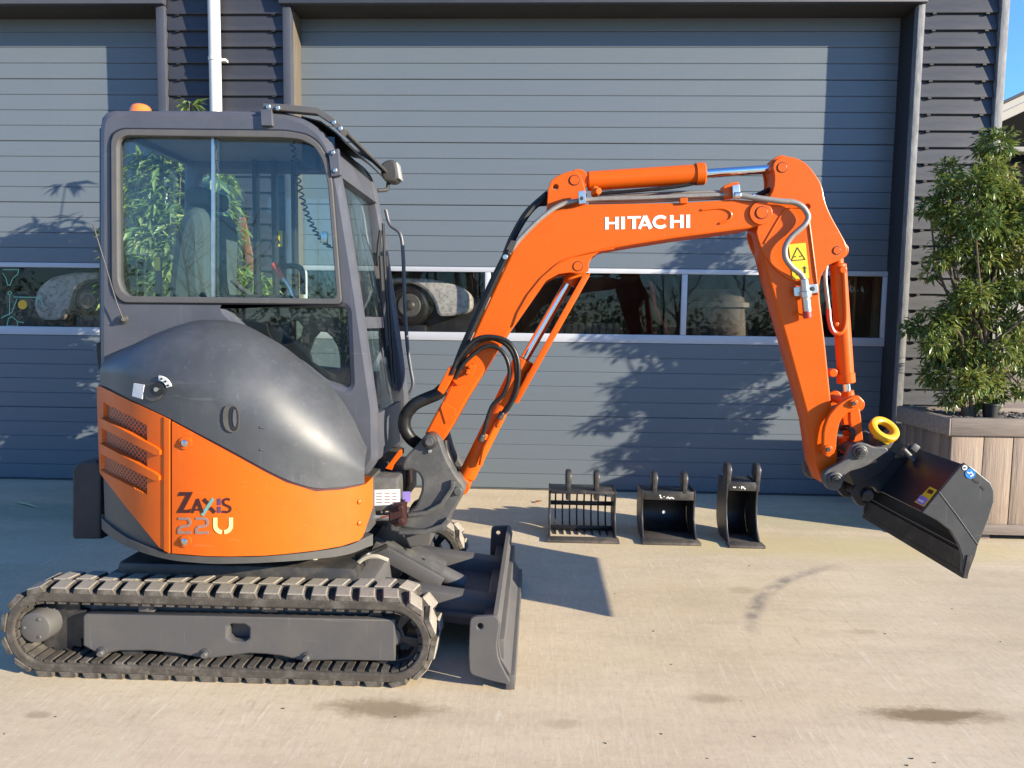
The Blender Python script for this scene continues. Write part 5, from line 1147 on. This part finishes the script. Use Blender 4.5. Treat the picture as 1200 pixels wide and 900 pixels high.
# bucket
YK0, YK1 = 3.16, 4.14
SIDE = [(1081, 600.5), (1101.5, 575.5), (1127, 545), (1131, 543), (1138, 547), (1161, 566), (1164.5, 575), (1164.5, 588), (1158, 609), (1146, 639), (1143, 651), (1133, 678), (1127, 669), (1128, 652), (1123.5, 638.5), (1113.5, 621.5), (1099, 610.5)]
bk_ = plate('bucket', SIDE, YK0, YK0+0.016, 'bucket_side', EX, bevel=0.003, sm=0)
plate('bucket_side_plate', SIDE, YK1-0.016, YK1, 'bucket_side', bk_, bevel=0.003, Yp=YK0)
strip('bucket_shell', [(1081.5, 600), (1101.5, 576), (1127, 546), (1131, 545), (1137, 549), (1159, 567.5), (1162.5, 576), (1162.5, 588), (1156.5, 608), (1144, 639), (1132, 672)], YK0+0.0165, YK1-0.0165, 0.013, 'black_steel', bk_, 0.002, Yp=YK0)
a, b = at(1143, 649, YK0), at(1133, 677.5, YK0)
strip('bucket_lip', [(1138.5, 651), (1133, 678)], YK0-0.006, YK1+0.006, 0.02, 'worn_black', bk_, 0.002, Yp=YK0)
strip('lip_seam', [(1129.5, 641), (1130.5, 642.5)], YK0+0.02, YK1-0.02, 0.006, 'bucket_side', bk_, 0.001, Yp=YK0)
tube('weld_bead', [at(1100.5, 576.5, YK0-0.001), at(1120, 602, YK0-0.001), at(1146, 638.5, YK0-0.001)], 0.0018, 'cast_grey', bk_, 6, 0)
def sd(px, py): return at(px, py, YK0-0.001)
quad_sheet('blue_logo', [sd(*q) for q in circ((1137, 555), 6.0, 18)], 'blue_print', bk_)
finish('logo_mark', polys_mesh(stroke([(1133.5, 553), (1136, 555), (1138, 553), (1140.5, 556.5), (1137, 558.5)], 1.2), lambda u, v, d: at(u, v, YK0-0.003-d), 0.0008), 'white_print', bk_, smooth=False)
quad_sheet('white_decal', [sd(*q) for q in circ((1130.5, 548), 3.0, 12)], 'white_print', bk_); quad_sheet('decal_mark', [at(x, y, YK0-0.003) for x, y in circ((1130.7, 548), 1.2, 8)], 'bucket_side', bk_)
finish('scuff', polys_mesh(stroke([(1140, 561.5), (1144, 565), (1147.5, 566)], 2.0)+stroke([(1149.5, 570), (1153.5, 574)], 2.2), lambda u, v, d: at(u, v, YK0-0.0008-d), 0.0006), 'black_print', bk_, smooth=False)
# sticker on the top plate of the bucket, lying in that plate
P1, P2 = at(1081.5, 600, YK0), at(1127, 546, YK0); tn = Vector((P2.x-P1.x, 0, P2.z-P1.z)).normalized(); nn = Vector((-tn.z, 0, tn.x))
def tpz(px, py, h=0.0012): return atplane(px, py, P1+nn*h, nn)
stk = quad_sheet('blue_yellow_sticker', [tpz(1090, 570.5), tpz(1098.5, 574.5), tpz(1083, 594), tpz(1072, 588.5)], 'yellow_print', bk_)
quad_sheet('sticker_field', [tpz(1079, 580, 0.003), tpz(1088, 585, 0.003), tpz(1082, 592.5, 0.003), tpz(1073.5, 588, 0.003)], 'violet_print', stk)
quad_sheet('sticker_field', [tpz(1089, 573, 0.003), tpz(1094.5, 575.5, 0.003), tpz(1091.5, 579.5, 0.003), tpz(1086, 577, 0.003)], 'dark_print', stk)
quad_sheet('sticker_field', [tpz(1077, 584.5, 0.0045), tpz(1083, 587.5, 0.0045), tpz(1081.5, 589.5, 0.0045), tpz(1075.5, 586.5, 0.0045)], 'white_print', stk)
EARB = [(999, 583), (1000, 573), (1009, 560), (1028, 546), (1050, 536), (1072, 533), (1076, 537), (1060, 560), (1037, 577), (1029, 578), (1024, 571), (1014, 571), (1009, 578), (1011, 587), (1018, 590), (1014, 594), (1006, 592.5)]
for y in (3.555, 3.735): plate('bucket_ear', EARB, y, y+0.03, 'black_steel', bk_, bevel=0.005, sm=1, k=0.18, Yp=3.555)
cyl('bucket_pin', (at(1016, 580, 3.55).x, 3.53, at(1016, 580, 3.55).z), (at(1016, 580, 3.55).x, 3.79, at(1016, 580, 3.55).z), 0.026, 'worn_black', bk_)
q = at(1066, 524, 3.55); bt = cyl('clamp_bolt', at(1058, 534, 3.52), at(1064, 520, 3.52), 0.014, 'worn_black', bk_); box('bolt_block', at(1070, 524, 3.52), (0.035, 0.05, 0.035), 'cast_grey', bk_, Matrix.Rotation(R(35), 3, 'Y'), 0.005)
cyl('clamp_bolt', at(1058, 526, 3.5), at(1072, 540, 3.5), 0.012, 'cast_grey', bk_)

# ------------------------------------------------------------------ three spare buckets on the ground
def ear_plate(name, x, th, y, z0, z1, m_, parent, lean=0.0):
    """hooked ear in a plane across X"""
    c = (y, z1-0.06); P = []
    for i in range(15): a = R(-60+i*17); P.append((c[0]+0.06*math.cos(a), c[1]+0.06*math.sin(a)))
    P += [(y-0.045, z0), (y+0.055, z0)]
    me = plate_mesh([P], -th/2, th/2, 0.003)
    me.transform(Matrix(((0, 1, 0, x), (1, 0, 0, 0), (0, 0, 1, 0), (0, 0, 0, 1)))); me.flip_normals()
    return finish(name, me, m_, parent)
def strip_yz(name, P, x0, x1, th, mtl, parent):
    me_par = [Vector(p) for p in P]; off = []
    for i, p in enumerate(me_par):
        t = (me_par[min(i+1, len(me_par)-1)]-me_par[max(i-1, 0)]).normalized(); off.append(p+Vector((t.y, -t.x))*th)
    me = plate_mesh([[tuple(p) for p in me_par]+[tuple(p) for p in reversed(off)]], x0, x1, 0.002)
    me.transform(Matrix(((0, 1, 0, 0), (1, 0, 0, 0), (0, 0, 1, 0), (0, 0, 0, 1)))); me.flip_normals()
    return finish(name, me, mtl, parent)
def plate_yz(name, P, x0, x1, mtl, parent, bevel=0.003):
    me = plate_mesh([P], x0, x1, bevel); me.transform(Matrix(((0, 1, 0, 0), (1, 0, 0, 0), (0, 0, 1, 0), (0, 0, 0, 1)))); me.flip_normals()
    return finish(name, me, mtl, parent)
def prof_pts(y0, yb, h):
    """inside line from the lip over the floor and back up to the top"""
    P = [(y0, 0.006), (y0+(yb-y0)*0.45, 0.008)]
    for i in range(1, 9): a = R(-90+i*11.5); P.append((yb-0.15+0.15*math.cos(a), 0.16+0.152*math.sin(a)))
    P += [(yb-0.015, h*0.72), (yb-0.05, h)]
    return P
def spare_bucket(label, x0, x1, y0, yb, h, ears, eh, sieve=False, mark=None):
    t = thing('spare_bucket', label, 'excavator bucket', ((x0+x1)/2, (y0+yb)/2, 0), 'spare excavator buckets in front of the door')
    P = prof_pts(y0, yb, h)
    # side plates: concave front edge
    F = [(y0+0.01, 0.001), (y0+0.07, 0.035), (y0+0.12, 0.09), (y0+0.155, h*0.45), (y0+0.165, h*0.7), (y0+0.15, h*0.9), (y0+0.15, h+0.015)]
    S = F+[(yb-0.03, h+0.015), (yb+0.004, h*0.7), (yb+0.004, 0.16)]+[(a+0.004, b-0.004 if b > 0.02 else 0.001) for a, b in reversed(P[2:9])]+[(y0+0.12, 0.001)]
    for xa in (x0, x1-0.014): plate_yz('side_plate', S, xa, xa+0.014, 'worn_black', t)
    if sieve:
        n = 9
        for i in range(1, n):
            xx = x0+(x1-x0)*i/n; strip_yz('tine', P[1:], xx-0.006, xx+0.006, 0.022, 'worn_black', t)
        for k in (2,):
            y_, z_ = P[k]; box2('cross_bar', (x0+0.015, y_-0.012, z_+0.0), (x1-0.015, y_+0.022, z_+0.03), 'black_steel', t, 0.003)
        ym, zm = P[-2]; box2('cross_bar', (x0+0.015, ym-0.015, zm-0.06), (x1-0.015, ym+0.012, zm-0.03), 'black_steel', t, 0.003)
    else:
        strip_yz('shell', P, x0+0.0145, x1-0.0145, 0.010, 'black_steel', t); box2('bucket_floor', (x0+0.0146, y0+0.071, 0.0085), (x1-0.0146, yb-0.13, 0.014), 'bucket_dust', t, 0.001)
    box2('cutting_edge', (x0-0.012, y0-0.035, 0.001), (x1+0.012, y0+0.07, 0.020), 'bucket_dust', t, 0.003)
    yf = y0+0.15
    if sieve: box2('top_plate', (x0+0.0145, yf-0.01, h-0.012), (x1-0.0145, yb-0.03, h+0.012), 'worn_black', t, 0.004)
    else:
        box2('top_beam', (x0+0.0145, yf, h-0.055), (x1-0.0145, yf+0.02, h+0.010), 'worn_black', t, 0.004)
        box2('top_plate', (x0+0.0145, yf+0.0205, h-0.01), (x1-0.0145, yb-0.045, h+0.006), 'worn_black', t, 0.003)
    for ex in ears:
        e = ear_plate('ear', ex, 0.032, yf+0.05, h-0.06 if sieve else h-0.055, h+eh, 'worn_black', t)
        cyl('ear_rib', (ex-0.022, yf+0.05, h+eh-0.06), (ex+0.022, yf+0.05, h+eh-0.06), 0.052, 'worn_black', t, 0.006)
    if mark: mark(t, yf, h)
    return t
def px_x(px, py): return atz(px, py).x
def B(px, py, y): return at(px, py, y)
yl = atz(684, 637).y+0.035
# sieve bucket
xa, xb = atz(643, 637).x, atz(724, 637.5).x
h_ = B(680, 577, yl+0.15).z
spare_bucket('slatted sieve bucket with open bars, widest and leftmost of the three spare buckets', xa, xb, yl, yl+0.40, h_, (B(666, 560, yl+0.2).x, B(699, 560, yl+0.2).x), B(680, 550, yl+0.2).z-h_, True)
xa, xb = atz(754.5, 638).x, atz(820, 640).x
h_ = B(785, 577.5, yl+0.15).z
def mk2(t, yf, h):
    yy = yf-0.0015
    mk = stroke([(772.5, 580.5), (774, 580.5), (774, 583), (776, 583.5)], 1.2)+stroke([(777.5, 582), (779, 582)], 1.0)+stroke([(781, 584), (783, 582.5), (784.5, 584.2), (787, 583), (790, 584.5)], 1.4)
    finish('bucket_marking', polys_mesh(mk, lambda u, v, d: at(u, v, yy-d), 0.001), 'white_print', t, smooth=False)
    p = at(778, 600, 5.48); quad_sheet('hole_daylight', [at(x, y, 5.44) for x, y in circ((778, 600), 1.9, 12)], 'white_print', t)  # white disc painted as daylight showing through the shell
spare_bucket('black digging bucket with closed shell, middle one of the three spare buckets', xa, xb, yl, yl+0.40, h_, (B(766.5, 560, yl+0.2).x, B(801.5, 560, yl+0.2).x), B(785, 552, yl+0.2).z-h_, False, mk2)
yl2 = atz(875, 643).y+0.035
xa, xb = atz(857, 643).x, atz(896, 644).x
h_ = B(865, 566.5, yl2+0.15).z
def mk3(t, yf, h):
    yy = yf-0.0015
    mk = stroke([(859, 570.5), (861, 571.5), (862.5, 570.5)], 1.2)+stroke([(866, 571), (867, 571)], 1.0)+stroke([(869, 573), (869.3, 570.3), (871.5, 571), (872.5, 573), (874, 572.6)], 1.3)
    finish('bucket_marking', polys_mesh(mk, lambda u, v, d: at(u, v, yy-d), 0.001), 'white_print', t, smooth=False)
spare_bucket('narrow tall trenching bucket, slimmest and rightmost of the three spare buckets', xa, xb, yl2, yl2+0.42, h_, (B(852, 560, yl2+0.2).x, B(886, 560, yl2+0.2).x), B(865, 542, yl2+0.2).z-h_, False, mk3)

# ------------------------------------------------------------------ planter, tree, small pot
PZ = 0.905
zr, zbt = at(1110, 510, 5.46).z, at(1140, 614, 5.46).z
def planter(PX0, PX1, PY0, PY1, label):
    pt = thing('wooden_planter', label, 'planter', ((PX0+PX1)/2, (PY0+PY1)/2, 0), 'timber planters along the wall')
    jt = [PX0+0.022, PX0+0.255, PX0+0.465]; jt += [jt[-1]+0.24*(i+1) for i in range(4)]
    jt = [x for x in jt if x < PX1-0.1]+[PX1-0.02]
    for a, b in zip(jt, jt[1:]): box('plank', ((a+b)/2, PY0+0.025+random.uniform(-0.003, 0.003), (zr+0.13)/2+0.0), (b-a-0.005, 0.028, zr-0.06), 'planter_wood', pt, None, 0.003)
    ys = [PY0+0.042, PY0+0.15, PY0+0.28, PY0+0.40, PY0+0.53, PY0+0.66, PY1-0.04]
    for a, b in zip(ys, ys[1:]):
        for xx in (PX0+0.025, PX1-0.025): box('plank', (xx+random.uniform(-0.003, 0.003), (a+b)/2, (zr+0.13)/2), (0.028, b-a-0.006, zr-0.06), 'planter_wood', pt, None, 0.003)
    for a, b in zip(jt, jt[1:]): box('plank', ((a+b)/2, PY1-0.025, (zr+0.13)/2), (b-a-0.005, 0.028, zr-0.06), 'planter_wood', pt, None, 0.003)
    box2('top_rail', (PX0+0.001, PY0-0.012, zr), (PX1, PY0+0.05, PZ), 'planter_rail', pt, 0.004); box2('top_rail', (PX0-0.012, PY0-0.010, zr-0.004), (PX0+0.0005, PY1+0.01, PZ-0.004), 'planter_rail', pt, 0.003)
    box2('top_rail', (PX0+0.001, PY0+0.0505, PZ-0.035), (PX0+0.055, PY1-0.06, PZ-0.003), 'planter_rail', pt, 0.003); box2('top_rail', (PX0+0.001, PY1-0.055, zr), (PX1, PY1+0.01, PZ), 'planter_rail', pt, 0.004); box2('top_rail', (PX1-0.05, PY0+0.0505, zr), (PX1, PY1-0.0555, PZ), 'planter_rail', pt, 0.004)
    box2('bottom_rail', (PX0-0.008, PY0-0.01, 0.045), (PX1, PY0+0.010, zbt), 'planter_rail', pt, 0.004); box2('bottom_rail', (PX0-0.008, PY0+0.0105, 0.045), (PX0+0.010, PY1, zbt), 'planter_rail', pt, 0.004)
    for x in (PX0+0.30, PX1-0.3):
        for y in (PY0+0.1, PY1-0.1): box2('foot', (x-0.06, y-0.06, 0), (x+0.06, y+0.06, 0.066), 'fence_wood', pt, 0.004)
    # soil sheet with a rough surface
    bm = bmesh.new(); nx, ny = 40, 24; G = []
    for i in range(nx+1):
        G.append([bm.verts.new((PX0+0.042+(PX1-PX0-0.084)*i/nx, PY0+0.042+(PY1-PY0-0.084)*j/ny, PZ-0.045+0.03*mnoise.noise(Vector((i*0.4, j*0.5, 3))))) for j in range(ny+1)])
    for i in range(nx):
        for j in range(ny): bm.faces.new((G[i][j], G[i+1][j], G[i+1][j+1], G[i][j+1]))
    finish('soil', bm_mesh(bm), 'soil', pt, kind='stuff')
    bm = bmesh.new()
    for _ in range(420):
        x, y = random.uniform(PX0+0.07, PX1-0.07), random.uniform(PY0+0.07, PY1-0.07); s = random.uniform(0.010, 0.024)
        r = bmesh.ops.create_icosphere(bm, subdivisions=1, radius=s); bmesh.ops.transform(bm, matrix=Matrix.Translation((x, y, PZ-0.03)) @ Matrix.Rotation(random.random()*6, 4, 'Z') @ Matrix.Diagonal((1.3, 0.9, 0.55, 1)), verts=r['verts'])
    finish('gravel', bm_mesh(bm), 'pebble', pt, kind='stuff')

PX0, PX1 = 3.005, 4.35
PY0, PY1 = 5.46, 6.24
planter(PX0, PX1, PY0, PY1, 'large weathered timber plank planter box holding the evergreen at the building corner')
planter(-2.88, -1.25, 5.02, 6.24, 'timber planter box hidden behind the excavator holding the light green plant')  # unseen box, made deeper and wider so its shadow closes a lit gap
q = at(1160, 488, 5.75)
pot = rod('plant_pot', (q.x, 5.75, PZ-0.05), (q.x, 5.75, PZ+0.2), [(0, 0.045), (0.115, 0.058), (0.116, 0.064), (0.132, 0.064), (0.133, 0.056), (0.10, 0.05)], 'black_plastic', None)
pot['label'] = 'small black plastic pot standing on the gravel of the timber planter'; pot['category'] = 'plant pot'

def leaves_mesh(pts, size, rnd, droop=0.3, narrow=0.42):
    """one folded pointed leaf (4 triangles) at each point"""
    V, Fc, A = [], [], []
    for (p, out, sz, tint) in pts:
        d = Vector(out)+Vector((rnd.gauss(0, 0.5), rnd.gauss(0, 0.5), rnd.gauss(-droop, 0.45))); d.normalize()
        s = d.cross(Vector((rnd.gauss(0, 0.35), rnd.gauss(0, 0.35), 1))).normalized(); n = s.cross(d)
        L = size*sz; w_ = L*narrow/2; b = len(V)
        V += [p, p+d*L*0.45+s*w_+n*w_*0.5, p+d*L*0.5, p+d*L*0.45-s*w_+n*w_*0.5, p+d*L-n*L*0.12]
        Fc += [(b, b+1, b+2), (b, b+2, b+3), (b+1, b+4, b+2), (b+3, b+2, b+4)]; A += [tint]*4
    me = bpy.data.meshes.new('leaves'); me.from_pydata([tuple(v) for v in V], [], Fc)
    at_ = me.attributes.new('leafrand', 'FLOAT', 'FACE'); at_.data.foreach_set('value', A)
    return me
def add_limbs(bm, base, tips, r0, rnd):
    for tp in tips:
        mid = base.lerp(tp, 0.45)+Vector((rnd.uniform(-0.08, 0.08), rnd.uniform(-0.08, 0.08), 0.05)); add_tube(bm, [base, mid, tp], (r0, 0.005), 6, 5)
rnd = random.Random(11)
# evergreen in the planter: crown from picked clump centres at several depths
tb = at(1136, 480, 5.80)
tree = thing('potted_tree', 'bushy evergreen shrub growing in the timber planter', 'tree', (tb.x, 5.80, PZ-0.04))
CL = [(1163, 172, 24, 5.85), (1150, 200, 16, 5.8), (1172, 205, 20, 5.75), (1122, 196, 16, 5.8), (1135, 222, 24, 5.75), (1100, 222, 17, 5.8), (1112, 236, 16, 5.7), (1165, 236, 28, 5.8), (1188, 228, 24, 5.7), (1086, 244, 14, 5.75), (1100, 258, 20, 5.8), (1128, 262, 26, 5.7), (1160, 268, 30, 5.8), (1192, 262, 26, 5.65), (1112, 286, 22, 5.75), (1140, 300, 26, 5.8), (1172, 304, 28, 5.75), (1200, 296, 26, 5.7), (1102, 304, 15, 5.7), (1150, 330, 24, 5.85), (1176, 340, 26, 5.7), (1128, 346, 22, 5.75), (1112, 356, 16, 5.8), (1202, 336, 24, 5.8), (1100, 378, 17, 5.75), (1078, 384, 14, 5.75), (1066, 386, 9, 5.8), (1088, 402, 17, 5.7), (1120, 380, 24, 5.75), (1150, 372, 24, 5.7), (1180, 378, 20, 5.75), (1104, 412, 24, 5.8), (1136, 412, 26, 5.7), (1166, 412, 26, 5.75), (1192, 404, 17, 5.8), (1102, 440, 20, 5.75), (1124, 446, 22, 5.7), (1150, 446, 22, 5.8), (1174, 444, 20, 5.75), (1116, 466, 15, 5.7), (1150, 468, 17, 5.75), (1170, 464, 14, 5.8), (1084, 366, 8, 5.75), (1098, 320, 10, 5.78),
      (1215, 250, 28, 5.75), (1225, 300, 30, 5.8), (1220, 350, 26, 5.7), (1212, 398, 22, 5.8), (1205, 430, 18, 5.75), (1235, 340, 26, 5.9), (1195, 455, 12, 5.8)]
pts = []; cents = []
for px, py, rp, Y in CL:
    Y += 0.08
    c = at(px, py, Y); rr = rp/FPX*Y*0.96; c.y += rnd.uniform(-0.16, 0.12); cents.append(c); nl = int(340*(rp/20.0)**2)
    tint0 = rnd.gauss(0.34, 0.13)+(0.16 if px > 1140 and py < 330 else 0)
    for _ in range(nl):
        while True:
            v = Vector((rnd.uniform(-1, 1), rnd.uniform(-1, 1), rnd.uniform(-1, 1)))
            if 0.05 < v.length < 1: break
        v = v*(0.45+0.55*rnd.random()) if v.length > 0.5 else v
        p = c+Vector((v.x*rr*1.08, v.y*rr*1.25, v.z*rr*0.92))
        if p.z < PZ+0.03: continue
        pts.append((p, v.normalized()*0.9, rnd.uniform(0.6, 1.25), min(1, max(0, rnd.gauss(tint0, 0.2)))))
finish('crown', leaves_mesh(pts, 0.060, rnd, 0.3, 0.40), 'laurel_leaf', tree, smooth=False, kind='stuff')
bm = bmesh.new(); b0 = Vector((tb.x, 5.80, PZ-0.05))
stems = [at(1126, 420, 5.8), at(1140, 400, 5.82), at(1152, 410, 5.78), at(1160, 430, 5.85)]
for s in stems: add_tube(bm, [b0+Vector((rnd.uniform(-0.04, 0.04), 0, 0)), b0.lerp(s, 0.5)+Vector((rnd.uniform(-0.04, 0.04), 0, 0)), s], (0.03, 0.016), 8, 5)
for i, c in enumerate(cents): add_limbs(bm, stems[i % 4], [c], 0.013, rnd)
finish('trunk', bm_mesh(bm), 'bark', tree)

# tall leafy bamboo like plant in a pot behind the cab, beside its cane
bb = at(205, 470, 5.92)
bam = thing('potted_bamboo', 'tall light green leafy plant seen through the glass of the excavator cab', 'plant', (bb.x, 5.92, 0.86))
pts = []; bm = bmesh.new()
CB = [(206, 178, 12), (176, 196, 15), (196, 200, 16), (215, 206, 20), (236, 200, 16), (258, 214, 13), (168, 216, 16), (204, 232, 22), (232, 226, 20), (252, 240, 14), (186, 250, 18), (160, 246, 14), (210, 258, 22), (236, 262, 20), (262, 250, 12), (152, 280, 16), (178, 288, 20), (206, 290, 22), (236, 294, 20), (262, 282, 14), (155, 310, 18), (150, 330, 16), (182, 322, 20), (210, 326, 22), (240, 328, 18), (268, 318, 12), (196, 350, 18), (226, 356, 18), (160, 356, 18), (222, 122, 4), (214, 150, 8), (180, 380, 22), (220, 390, 22), (250, 375, 18), (190, 420, 24), (225, 425, 20), (150, 300, 12), (272, 345, 12), (210, 450, 18),
      (300, 340, 12), (306, 326, 9), (160, 400, 18), (165, 430, 18), (240, 420, 20)]
bt0 = Vector((bb.x, 5.92, 0.84))
for px, py, rp in CB:
    Y = 5.90+rnd.uniform(-0.2, 0.2); c = at(px, py, Y); rr = rp/FPX*Y*1.15
    add_tube(bm, [bt0+Vector((rnd.uniform(-0.12, 0.12), rnd.uniform(-0.12, 0.12), 0)), bt0.lerp(c, 0.5)+Vector((0, 0, 0.12)), c], (0.011, 0.003), 6, 4)
    for _ in range(int(190*(rp/18.0)**2)+10):
        v = Vector((rnd.gauss(0, 0.5), rnd.gauss(0, 0.5), rnd.gauss(0, 0.5)))
        pts.append((c+v*rr, Vector((v.x, v.y, -0.1)).normalized()*0.8, rnd.uniform(0.7, 1.3), min(1, max(0, rnd.gauss(0.5, 0.25)))))
finish('foliage', leaves_mesh(pts, 0.130, rnd, 0.35, 0.26), 'bamboo_leaf', bam, smooth=False, kind='stuff')
finish('stems', bm_mesh(bm), 'bark', bam)
cyl('cane', (at(192, 340, 5.85).x, 5.85, 0.84), at(194, 208, 5.85), 0.013, 'white_paint', bam, 0.003, 8)

for k, (a_, b_) in enumerate((((283, 255), (297, 325)), ((212, 285), (206, 345)))):
    t = thing('timber_stake', ('brown timber stake leaning among the leaves, seen through the right cab pane', 'thin brown stake among the leaves, seen through the left cab pane')[k], 'stake', (at(*b_, 6.0).x, 6.0, PZ-0.06))
    A, B = at(*a_, 6.0), at(*b_, 6.0); B = A+(B-A)*((A.z-PZ+0.06)/(A.z-B.z)); d = B-A
    bm = bmesh.new(); add_box(bm, (A+B)/2, (d.length, 0.03, 0.06), d.to_track_quat('X', 'Y').to_matrix() @ Matrix.Rotation(R(90), 3, 'X'), 0.003); finish('stake', bm_mesh(bm), 'brown_board', t)
# ------------------------------------------------------------------ to the right of the building: fence, neighbouring building
fc = thing('board_fence', 'low brown horizontal board fence behind the planter at the right edge', 'fence', (5.9, 8.6, 0))
z1 = at(1195, 424, 8.6).z; n_b = 8; hb = (z1-0.05)/n_b
for i in range(n_b): box2('fence_board', (4.2, 8.6+random.uniform(-0.003, 0.003), 0.05+i*hb), (7.6, 8.63, 0.05+(i+1)*hb-0.008), 'fence_wood', fc, 0.003)
for x in (4.3, 5.9, 7.4): box2('fence_post', (x, 8.635, 0), (x+0.09, 8.72, z1+0.02), 'fence_wood', fc, 0.005)
nb = thing('neighbouring_building', 'neighbouring building with white roof fascia and gable opening painted shade-dark behind the corner of the workshop', 'building', (12.0, 17.0, 0))
Yn = 17.0
e0, e1 = at(1173, 119.3, Yn), at(1200, 106.7, Yn); sl = (e1.z-e0.z)/(e1.x-e0.x)
xl, xr = e0.x-0.9, e0.x+6.0
def zl(x, off=0): return e0.z+(x-e0.x)*sl+off
th1 = at(1172, 118, Yn).z-at(1172, 139, Yn).z
def gable(name, off0, off1, y0, y1, m_): return plate_w(name, [[(xl, zl(xl, off0)), (xr, zl(xr, off0)), (xr, zl(xr, off1)), (xl, zl(xl, off1))]], y0, y1, m_, nb, 0.01)
gable('roof', 0.0, -0.07, Yn-0.05, Yn+8, 'roof_felt'); gable('roof_fascia', -0.075, -0.075-th1*0.42, Yn-0.03, Yn+0.04, 'roof_fascia'); gable('roof_fascia', -0.08-th1*0.42, -0.08-th1*0.95, Yn+0.03, Yn+0.10, 'roof_fascia')
zs_ = at(1190, 177, Yn+0.9).z
plate_w('wall', [[(xl+0.2, 0.0), (xr-0.3, 0.0), (xr-0.3, zl(xr-0.3, -0.3)), (xl+0.2, zl(xl+0.2, -0.3))]], Yn+0.9, Yn+1.1, 'opening_shade', nb, 0.01)  # sheet coloured as the shaded opening beneath the roof
box2('sill', (xl+0.25, Yn+0.6, zs_-0.08), (xr-0.3, Yn+0.95, zs_+0.03), 'roof_fascia', nb, 0.01)
box2('plinth_wall', (xl+0.25, Yn+0.55, 0), (xr-0.3, Yn+0.899, at(1190, 350, Yn+0.55).z+1.35), 'roof_fascia', nb, 0.01)

# ------------------------------------------------------------------ the wood on the far side of the yard, mirrored in the panes
bm = bmesh.new(); rw = random.Random(5)
for i in range(34):
    x, y = rw.uniform(-45, 45), rw.uniform(-26, -19); hgt = rw.uniform(3.6, 7.0)
    add_tube(bm, [(x, y, 0), (x+rw.uniform(-.2, .2), y, hgt*0.5), (x+rw.uniform(-.4, .4), y, hgt)], (0.09, 0.012), 5, 3)
    for k in range(16):
        z = rw.uniform(1.2, hgt*0.9); a = rw.uniform(0, 6.28); L = (hgt-z)*0.5+0.5
        add_tube(bm, [(x, y, z), (x+math.cos(a)*L*0.5, y+math.sin(a)*L*0.5, z+L*0.35), (x+math.cos(a)*L, y+math.sin(a)*L, z+L*0.9)], (0.025, 0.005), 4, 2)
finish('woodland', bm_mesh(bm), 'bark', None, kind='stuff')
pts = []
for i in range(26000):
    x = rw.uniform(-48, 48); z = abs(rw.gauss(0, 1.0))*(1.1+0.5*math.sin(x*0.7)+0.3*math.sin(x*1.9)); pts.append((Vector((x, rw.uniform(-21, -18.5), z)), Vector((rw.uniform(-1, 1), 0.5, rw.uniform(-.4, 1))), rw.uniform(0.6, 1.4), max(0, min(1, rw.gauss(0.2, 0.15)))))
finish('added_hedge', leaves_mesh(pts, 0.26, rw, 0.1, 0.8), 'laurel_leaf', None, smooth=False, kind='stuff')  # unseen leafage behind the camera, put in to darken the pane reflections

# ------------------------------------------------------------------ fallen leaves on the concrete
def ground_leaf(px0, py0, px1, py1, wd, m_, label):
    a, b = atz(px0, py0), atz(px1, py1); d = (b-a); s = Vector((-d.y, d.x, 0)).normalized()*wd; up = Vector((0, 0, 1))
    bm = bmesh.new(); V = [a+up*0.004, a.lerp(b, 0.4)+s+up*0.018, a.lerp(b, 0.45)+up*0.008, a.lerp(b, 0.4)-s+up*0.014, b+up*0.012]
    v = [bm.verts.new(p) for p in V]; 
    for f in ((0, 1, 2), (0, 2, 3), (1, 4, 2), (3, 2, 4)): bm.faces.new([v[i] for i in f])
    g = bmesh.ops.solidify(bm, geom=bm.faces[:], thickness=0.002)
    o = finish('fallen_leaf', bm_mesh(bm), m_, None, smooth=False); o['label'] = label; o['category'] = 'leaf'
bm = bmesh.new(); rg_ = random.Random(3)
for _ in range(34):
    p = atz(rg_.uniform(-50, 1250), rg_.uniform(600, 900)); r_ = rg_.uniform(0.002, 0.005)
    q = bmesh.ops.create_icosphere(bm, subdivisions=1, radius=r_); bmesh.ops.transform(bm, matrix=Matrix.Translation((p.x, p.y, r_*0.4)) @ Matrix.Rotation(rg_.random()*6, 4, 'Z') @ Matrix.Diagonal((1.6, 0.8, 0.5, 1)), verts=q['verts'])
finish('grit', bm_mesh(bm), 'soil', None, kind='stuff')
ground_leaf(14, 588, 48, 597, 0.018, 'dry_leaf', 'pale yellow long dry leaf on the shaded concrete at the left edge')
ground_leaf(626, 590, 636, 588, 0.02, 'brown_leaf', 'small reddish brown leaf on the concrete left of the sieve bucket')
bpy.context.view_layer.update()
